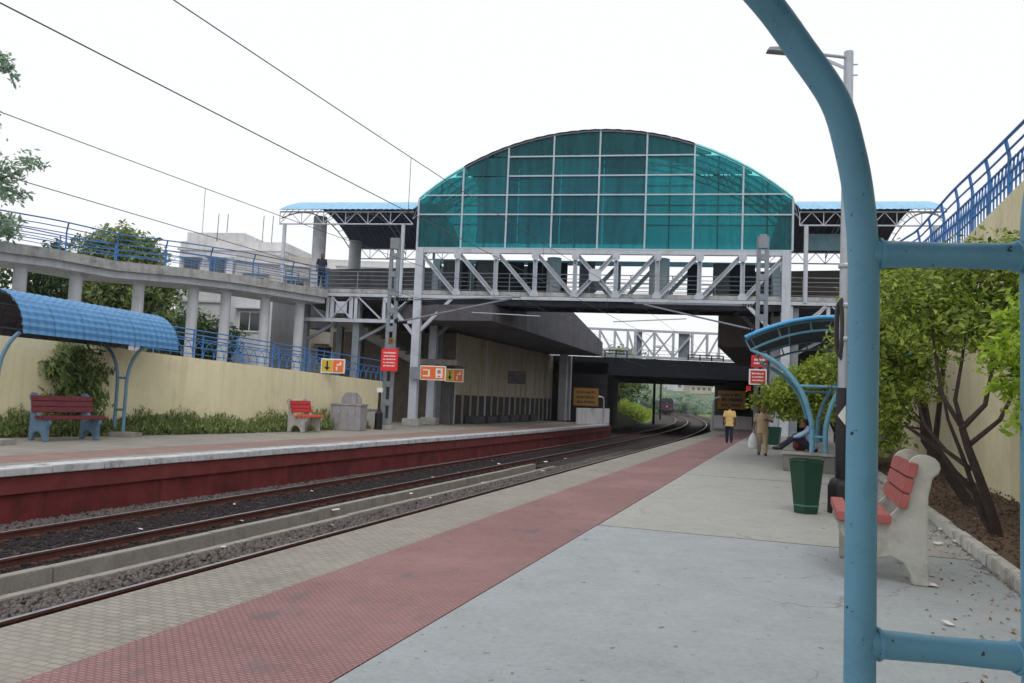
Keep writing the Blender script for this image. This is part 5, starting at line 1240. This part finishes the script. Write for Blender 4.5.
def building(name, label, c, w, d, h, ang, wallm, floors, cols, roofm=None, win=(1.1, 1.2), parapet=.5, skip=0, z0=0.0, group=None, extra=None):
    o = thing(name, label, 'building', c, group); ca, sa = math.cos(ang), math.sin(ang); ex, ey = Vector((ca, sa, 0)), Vector((-sa, ca, 0)); c = Vector(c)
    build(MB().box(c + ey * d / 2 + zz * h / 2, (w, d, h), ang), 'wall', wallm, o)
    build(MB().box(c + ey * d / 2 + zz * (h + .08), (w + .3, d + .3, .16), ang), 'roof', roofm or wallm, o)
    for sg in (-1, 1): build(MB().box(c + ey * d / 2 + ex * sg * (w / 2 - .1) + zz * (h + .16 + parapet / 2), (.2, d, parapet), ang), 'parapet', wallm, o)
    build(MB().box(c + ey * .1 + zz * (h + .16 + parapet / 2), (w - .42, .2, parapet), ang), 'parapet', wallm, o)
    fh = h / floors; ww, wh = win
    for f in range(floors):
        for k in range(cols):
            q = c + ex * (-w / 2 + w * (k + .5) / cols) + zz * (f * fh + fh * .52)
            wn_ = build(MB().box(q - ey * .03, (ww + .16, .1, wh + .16), ang), 'window', sign_w if wallm is not wall_grey else steel_mid, o)
            for sg in (-1, 1): build(MB().box(q - ey * .07 + ex * sg * ww * .26, (ww * .46, .06, wh - .06), ang), 'pane', glassd, wn_)
            build(MB().box(q - ey * .28 + zz * (wh / 2 + .22), (ww + .6, .5, .08), ang), 'sunshade', wallm, o)
    return o
def base_at(px, dist): q = D(px, 400, dist); return Vector((q.x, q.y, -.02))
building('house', 'white house with a small window left of the ramp columns', base_at(206, 50), 4.2, 8, 6.8, -.1, wall_white, 2, 2, win=(.8, .8))
bB = base_at(222, 58); hB = D(222, 250, 58).z
building('apartment_block', 'grey apartment block with rooftop room behind the raised ramp', bB, 8.2, 10, hB, -.15, wall_grey, 4, 4)
q = D(222, 237, 60); o = bpy.data.objects['apartment_block']
build(MB().box(Vector((q.x, 61.5, hB + .7)), (4.6, 4, 1.7), -.15), 'rooftop_room', wall_grey, o)
for dx in (-.2, .5, 3.2, 3.9): build(MB().tube([Vector((q.x + dx, 59.5, hB)), Vector((q.x + dx + .05, 59.5, hB + 3.0))], .025, 5), 'rebar', deepdark, o)
bC = base_at(268, 52); hC = D(268, 264, 52).z
building('house', 'beige house with a flat overhanging roof behind the left canopy post', bC, 5.0, 9, hC, .35, wall_beige, 3, 2, roofm=wall_grey)
building('house', 'white balcony house with a white framed window below the ramp', base_at(245, 47), 2.6, 6, D(245, 292, 47).z, -.1, wall_white, 2, 1, win=(1.2, 1.1))
building('house', 'pale blue-grey building seen through the left canopy', base_at(335, 78), 15, 10, D(335, 266, 78).z, 0, wall_white, 4, 6)
building('house', 'long low yellow building seen behind the left canopy', base_at(378, 64), 9.5, 8, D(378, 278, 64).z, -.05, yellow, 1, 0)
building('house', 'beige building under the left side span', base_at(322, 60), 7, 8, D(330, 300, 60).z, -.2, wall_beige, 3, 3)
for x, d, w, h, lab, mt in ((690, 380, 15, 14, 'far white block on the hill beyond the train', wall_white), (701, 362, 10, 12, 'far cream house right of the hilltop block', cream), (676, 400, 12, 13, 'far pale house left of the hilltop block', wall_white), (709, 375, 9, 15, 'farthest white house at the right of the opening', wall_white)):
    building('hill_house', lab, Vector((D(x, 400, d).x, d, 1.5)), w, 10, h * .75, RNG.uniform(-.3, .3), mt, 3, 4, win=(1.4, 1.4))
# trees behind the ramp
simple_tree('dark bushy tree behind the middle of the raised ramp', base_at(118, 45), 10.4, 4.6, leaf_f, 28, .16, 2.4, low=.3)
simple_tree('dark tree between the ramp columns and the white house', base_at(180, 44), 8.2, 3.2, leaf_c, 12, .15, 1.7, low=.25)
simple_tree('tree behind the left end of the raised ramp', base_at(20, 42), 9.6, 3.6, leaf_c, 9, .15, 1.5, low=.2)
simple_tree('tree rising over the railing near the left edge', base_at(62, 54), 11.2, 3.4, leaf_g, 8, .16, 1.0, low=.45)
# big-leaved tree reaching into the upper left corner
tb = D(-75, 400, 27); tb.z = 0
def tq(px, py): return D(px, py, 27)
tree('tree', 'big-leaved tree reaching in at the upper left corner', tb, [([tb, tb + zz * 4, tq(-60, 230), tq(-50, 150)], .25, .1), ([tq(-60, 230), tq(-20, 190), tq(20, 170)], .08, .02), ([tq(-50, 150), tq(-25, 90), tq(8, 65)], .07, .015)],
     [(tq(12, 168), .5), (tq(28, 160), .36), (tq(2, 190), .55), (tq(-15, 165), .6), (tq(22, 195), .28), (tq(4, 62), .3), (tq(12, 72), .25), (tq(-12, 60), .5), (tq(-40, 120), 1.2), (tq(-30, 200), 1.0), (tq(40, 165), .16), (tq(10, 225), .5), (tq(-10, 230), .6)],
     leaf_g, .11, 4.0, .22, 18, limbs=False)

# ------------------------------------------------------------------ people
def voxel(name, mb, size, mt, parent, smooth_it=4):
    me = bpy.data.meshes.new('tmp'); me.from_pydata(mb.v, [], mb.f); me.update()
    bm = bmesh.new(); bm.from_mesh(me); bmesh.ops.recalc_face_normals(bm, faces=bm.faces); bm.to_mesh(me); bm.free()
    o = bpy.data.objects.new('tmp', me); COL.objects.link(o)
    r = o.modifiers.new('r', 'REMESH'); r.mode = 'VOXEL'; r.voxel_size = size
    sm = o.modifiers.new('s', 'SMOOTH'); sm.iterations = smooth_it; sm.factor = .5
    dg = bpy.context.evaluated_depsgraph_get(); ev = o.evaluated_get(dg); nm = bpy.data.meshes.new_from_object(ev)
    bpy.data.objects.remove(o); nm.name = name; nm.materials.clear(); nm.materials.append(mt)
    nm.polygons.foreach_set('use_smooth', [True] * len(nm.polygons))
    q = bpy.data.objects.new(name, nm); COL.objects.link(q); q.parent = parent; return q
def cap(mb, p, q, r0, r1, n=10):
    p, q = Vector(p), Vector(q); d = (q - p).normalized(); pts, rs = [], []
    for k in range(4): a = math.pi / 2 * k / 4; pts.append(p - d * r0 * math.cos(a)); rs.append(max(.001, r0 * math.sin(a)))
    for k in range(5): pts.append(p.lerp(q, k / 4)); rs.append(r0 + (r1 - r0) * k / 4)
    for k in range(1, 5): a = math.pi / 2 * k / 4; pts.append(q + d * r1 * math.sin(a)); rs.append(max(.001, r1 * math.cos(a)))
    mb.tube(pts, rs, n); return mb
def torso(mb, pel, chest, neck, k=1.0, right=Vector((1, 0, 0)), hem=False):
    ax_ = [pel + (chest - pel) * f for f in (-.18, 0, .3, .65, 1.0)] + [chest.lerp(neck, .45), chest.lerp(neck, .8)]
    rx = [.13, .165, .15, .165, .185, .175, .08]; ry = [.09, .115, .105, .115, .12, .10, .065]
    if hem: rx = [.175, .172, .16, .165, .178, .15, .08]; ry = [.135, .13, .12, .118, .12, .10, .065]
    up = (neck - pel).normalized(); rt_ = right; fw = up.cross(rt_).normalized(); vs = []; fs = []; n = 16
    for c, a, b in zip(ax_, rx, ry):
        for i in range(n): g_ = 2 * math.pi * i / n; vs.append(c + rt_ * math.cos(g_) * a * k + fw * math.sin(g_) * b * k)
    for i in range(len(ax_) - 1):
        for j in range(n): fs.append((i * n + j, i * n + (j + 1) % n, (i + 1) * n + (j + 1) % n, (i + 1) * n + j))
    fs.append(tuple(range(n - 1, -1, -1))); fs.append(tuple((len(ax_) - 1) * n + j for j in range(n))); return mb.add(vs, fs)
def person(label, J, shirtm, trm, bald=False, sleeve=.55, shirt_hem=.0):
    """J: joints in local space, the figure faces -y"""
    o = thing('person', label, 'person', (0, 0, 0)); V = {k: Vector(v) for k, v in J.items()}; body = MB()
    torso(body, V['pel'], V['chest'], V['neck'])
    cap(body, V['neck'] - (V['neck'] - V['chest']) * .2, V['head'] - Vector((0, 0, .05)), .058, .052)
    hd = V['head']; body.ball(hd, (.077, .098, .118)); f = V.get('face', Vector((0, -1, 0))).normalized(); rt_ = Vector((f.y * -1, f.x, 0)).normalized()
    body.ball(hd + f * .03 - Vector((0, 0, .06)), (.06, .07, .055))
    cap(body, hd + f * .092 + Vector((0, 0, .015)), hd + f * .112 - Vector((0, 0, .02)), .009, .015)      # nose
    cap(body, hd + f * .088 - Vector((0, 0, .062)) - rt_ * .02, hd + f * .088 - Vector((0, 0, .062)) + rt_ * .02, .009, .009)   # lips
    for sg in (-1, 1): body.ball(hd + rt_ * .08 * sg - Vector((0, 0, .01)), (.016, .02, .032))
    for s_, sg in (('l', 1), ('r', -1)):
        cap(body, V['sh' + s_], V['el' + s_], .05, .042); cap(body, V['el' + s_], V['wr' + s_], .04, .027)
        cap(body, V['hip' + s_], V['kn' + s_], .085, .058); cap(body, V['kn' + s_], V['an' + s_], .056, .038)
        cap(body, V['an' + s_] - Vector((0, 0, .02)), V['toe' + s_], .042, .032)
        # hand: palm, four fingers of unequal length, thumb from the side of the palm
        w = V['wr' + s_]; d = (V['hand' + s_] - w).normalized(); side = d.cross(Vector((0, -1, 0)) if abs(d.y) < .8 else Vector((0, 0, 1))).normalized(); nrm_ = d.cross(side)
        cap(body, w, w + d * .075, .026, .034)
        for k, l in enumerate((.062, .072, .068, .052)):
            b0 = w + d * .085 + side * (k - 1.5) * .018; cap(body, b0, b0 + d * l * .6, .0095, .009); cap(body, b0 + d * l * .6, b0 + d * l + nrm_ * .02, .009, .008)
        cap(body, w + d * .035 + side * .03 * sg, w + d * .08 + side * .055 * sg, .011, .009)
    bd = voxel('body', body, .0085, skin, o)
    eyes = MB()
    for sg in (-1, 1): eyes.ball(hd + f * .088 + rt_ * .032 * sg + Vector((0, 0, .018)), .012, 5)
    build(eyes, 'eyes', hair, bd)
    hm = MB(); hm.ball(hd - f * .02 + Vector((0, 0, .025 if not bald else .0)), (.086, .102, .108 if not bald else .075))
    hv = voxel('hair', hm, .02, hair, o, 1)
    if bald: hv.location = -f * .02 + Vector((0, 0, -.0))
    sh_ = MB(); torso(sh_, V['pel'] - (V['chest'] - V['pel']) * shirt_hem, V['chest'], V['neck'], 1.13, hem=True)
    for s_ in 'lr':
        e_ = V['sh' + s_].lerp(V['el' + s_], min(1, sleeve / .55 * .62 + .15) if sleeve < 1 else 1.0); cap(sh_, V['sh' + s_].lerp(V['chest'], .2), V['sh' + s_] - Vector((0, 0, .015)), .075, .056); cap(sh_, V['sh' + s_] - Vector((0, 0, .01)), e_, .058, .062)
        if sleeve >= 1: cap(sh_, V['el' + s_], V['el' + s_].lerp(V['wr' + s_], .9), .056, .042)
    cap(sh_, V['chest'].lerp(V['neck'], .7), V['neck'] - (V['neck'] - V['chest']) * .05, .085, .068)
    voxel('shirt', sh_, .014, shirtm, o, 3)
    tr_ = MB(); c = V['pel']; tr_.ball(c - Vector((0, 0, .04)), (.185, .135, .15))
    for s_ in 'lr':
        cap(tr_, V['hip' + s_], V['kn' + s_], .108, .08); cap(tr_, V['kn' + s_], V['an' + s_].lerp(V['kn' + s_], .06), .078, .066)
    voxel('trousers', tr_, .014, trm, o, 3)
    for s_ in 'lr':
        b = MB(); cap(b, V['an' + s_] - Vector((0, 0, .035)) , V['toe' + s_], .05, .042); voxel('shoe', b, .012, shoe, o, 2)
    return o
def stand(step=.12, **kw):
    J = dict(pel=(0, 0, .93), chest=(0, 0, 1.26), neck=(0, 0, 1.46), head=(0, -.01, 1.585), shl=(.19, 0, 1.40), shr=(-.19, 0, 1.40),
             ell=(.24, .05, 1.13), elr=(-.24, .05, 1.13), wrl=(.25, -.03, .89), wrr=(-.25, -.03, .89), handl=(.25, -.06, .75), handr=(-.25, -.06, .75),
             hipl=(.09, 0, .88), hipr=(-.09, 0, .88), knl=(.1, -step * .6, .48), knr=(-.1, step * .2, .48), anl=(.1, -step * .9, .085), anr=(-.1, step, .11),
             toel=(.11, -step * .9 - .16, .042), toer=(-.11, step - .15, .045)); J.update(kw); return J
p1 = person('man in a yellow shirt and dark trousers walking away along the platform', stand(.1, wrl=(.27, -.1, .92), handl=(.26, -.16, .8)), shirt_y, trouser_n, shirt_hem=.3)
p1.location = P(729, 443.2); p1.rotation_euler = (0, 0, math.pi - TH)
p2 = person('man in a beige uniform walking towards the camera with a white bag', stand(.14, head=(.02, -.05, 1.575), face=(.25, -1, 0), ell=(.31, -.05, 1.17), wrl=(.16, -.27, 1.2), handl=(.06, -.3, 1.22), elr=(-.26, .06, 1.13), wrr=(-.29, .0, .88), handr=(-.29, -.02, .75)), khaki, khaki, bald=True, shirt_hem=.3)
p2.location = P(762, 455.5); p2.rotation_euler = (0, 0, -.25)
wb_ = p2.location + Vector((-.32, 0, 0)); bag = MB()
bag.lathe((wb_.x, wb_.y, .22), [(.04, 0), (.15, .03), (.17, .16), (.14, .34), (.09, .46), (.04, .53)], 12, 1, .6)
bgo = build(bag, 'plastic_bag', plastic, smooth=True, label="white plastic bag in the beige man's hand", cat='bag')
build(MB().tube([wb_ + zz * .72 + Vector((-.03, 0, 0)), wb_ + zz * .86 + Vector((.02, -.03, 0)), wb_ + zz * .72 + Vector((.03, 0, 0))], .01, 5), 'handle', plastic, bgo)
# seated on the plinth, knees drawn up, facing the track
J = dict(pel=(0, .05, .13), chest=(0, -.02, .47), neck=(0, -.1, .64), head=(0, -.17, .74), face=(0, -1, -.3), shl=(.19, -.06, .58), shr=(-.19, -.06, .58), ell=(.23, -.3, .42), elr=(-.23, -.3, .42), wrl=(.1, -.52, .36), wrr=(-.1, -.52, .36), handl=(.0, -.62, .33), handr=(.0, -.62, .3),
         hipl=(.09, -.02, .12), hipr=(-.09, -.02, .12), knl=(.12, -.4, .40), knr=(-.12, -.42, .36), anl=(.11, -.74, .1), anr=(-.11, -.78, .1), toel=(.11, -.92, .045), toer=(-.11, -.96, .045))
p3 = person('person in a pale blue shirt sitting on the plinth under the blue shelter', J, shirt_b, trouser_n, sleeve=1)
q = T(s2 + .75, tc - .18, .505); p3.location = q; p3.rotation_euler = (0, 0, -math.pi / 2 - TH)
bgp = thing('backpack', 'dull red bag behind the seated person on the plinth', 'bag', T(s2 + 1.3, tc - .45, .505))
build(MB().lathe(bgp.location, [(.12, .0), (.2, .05), (.21, .3), (.16, .44), (.05, .5)], 12, 1, .7), 'bag_body', M('dull_red_cloth', sr(120, 60, 56), .9), bgp, smooth=True); build(MB().lathe(bgp.location + Vector((-.02, -.15, .06)), [(.08, 0), (.12, .03), (.11, .2), (.04, .24)], 10, 1, .5), 'pocket', MATS['dull_red_cloth'], bgp, smooth=True)
p4 = person('person in dark clothes standing at the railing at the top of the ramp', stand(.08, wrl=(.2, -.2, 1.02), handl=(.18, -.3, 1.02)), M('dark_shirt', sr(44, 46, 58), .85), trouser_n)
q = D(321, 286.5, 40.45); p4.location = q + Vector((-.05, .12, 0)); p4.rotation_euler = (0, 0, .4)

# ------------------------------------------------------------------ hazy air
hz = bpy.data.materials.new('haze_air'); hz.use_nodes = True; N = hz.node_tree.nodes; L = hz.node_tree.links
N.remove(N['Principled BSDF']); pv = N.new('ShaderNodeVolumePrincipled'); pv.inputs['Color'].default_value = (.93, .96, 1, 1); pv.inputs['Density'].default_value = .00028; pv.inputs['Anisotropy'].default_value = .2
L.new(pv.outputs[0], N['Material Output'].inputs['Volume'])
build(MB().hexa([(-2600, -500, -2.5), (2600, -500, -2.5), (2600, 4100, -2.5), (-2600, 4100, -2.5), (-2600, -500, 22), (2600, -500, 22), (2600, 4100, 22), (-2600, 4100, 22)]), 'haze', hz, kind='stuff', label='thin pale haze in the air', cat='haze')
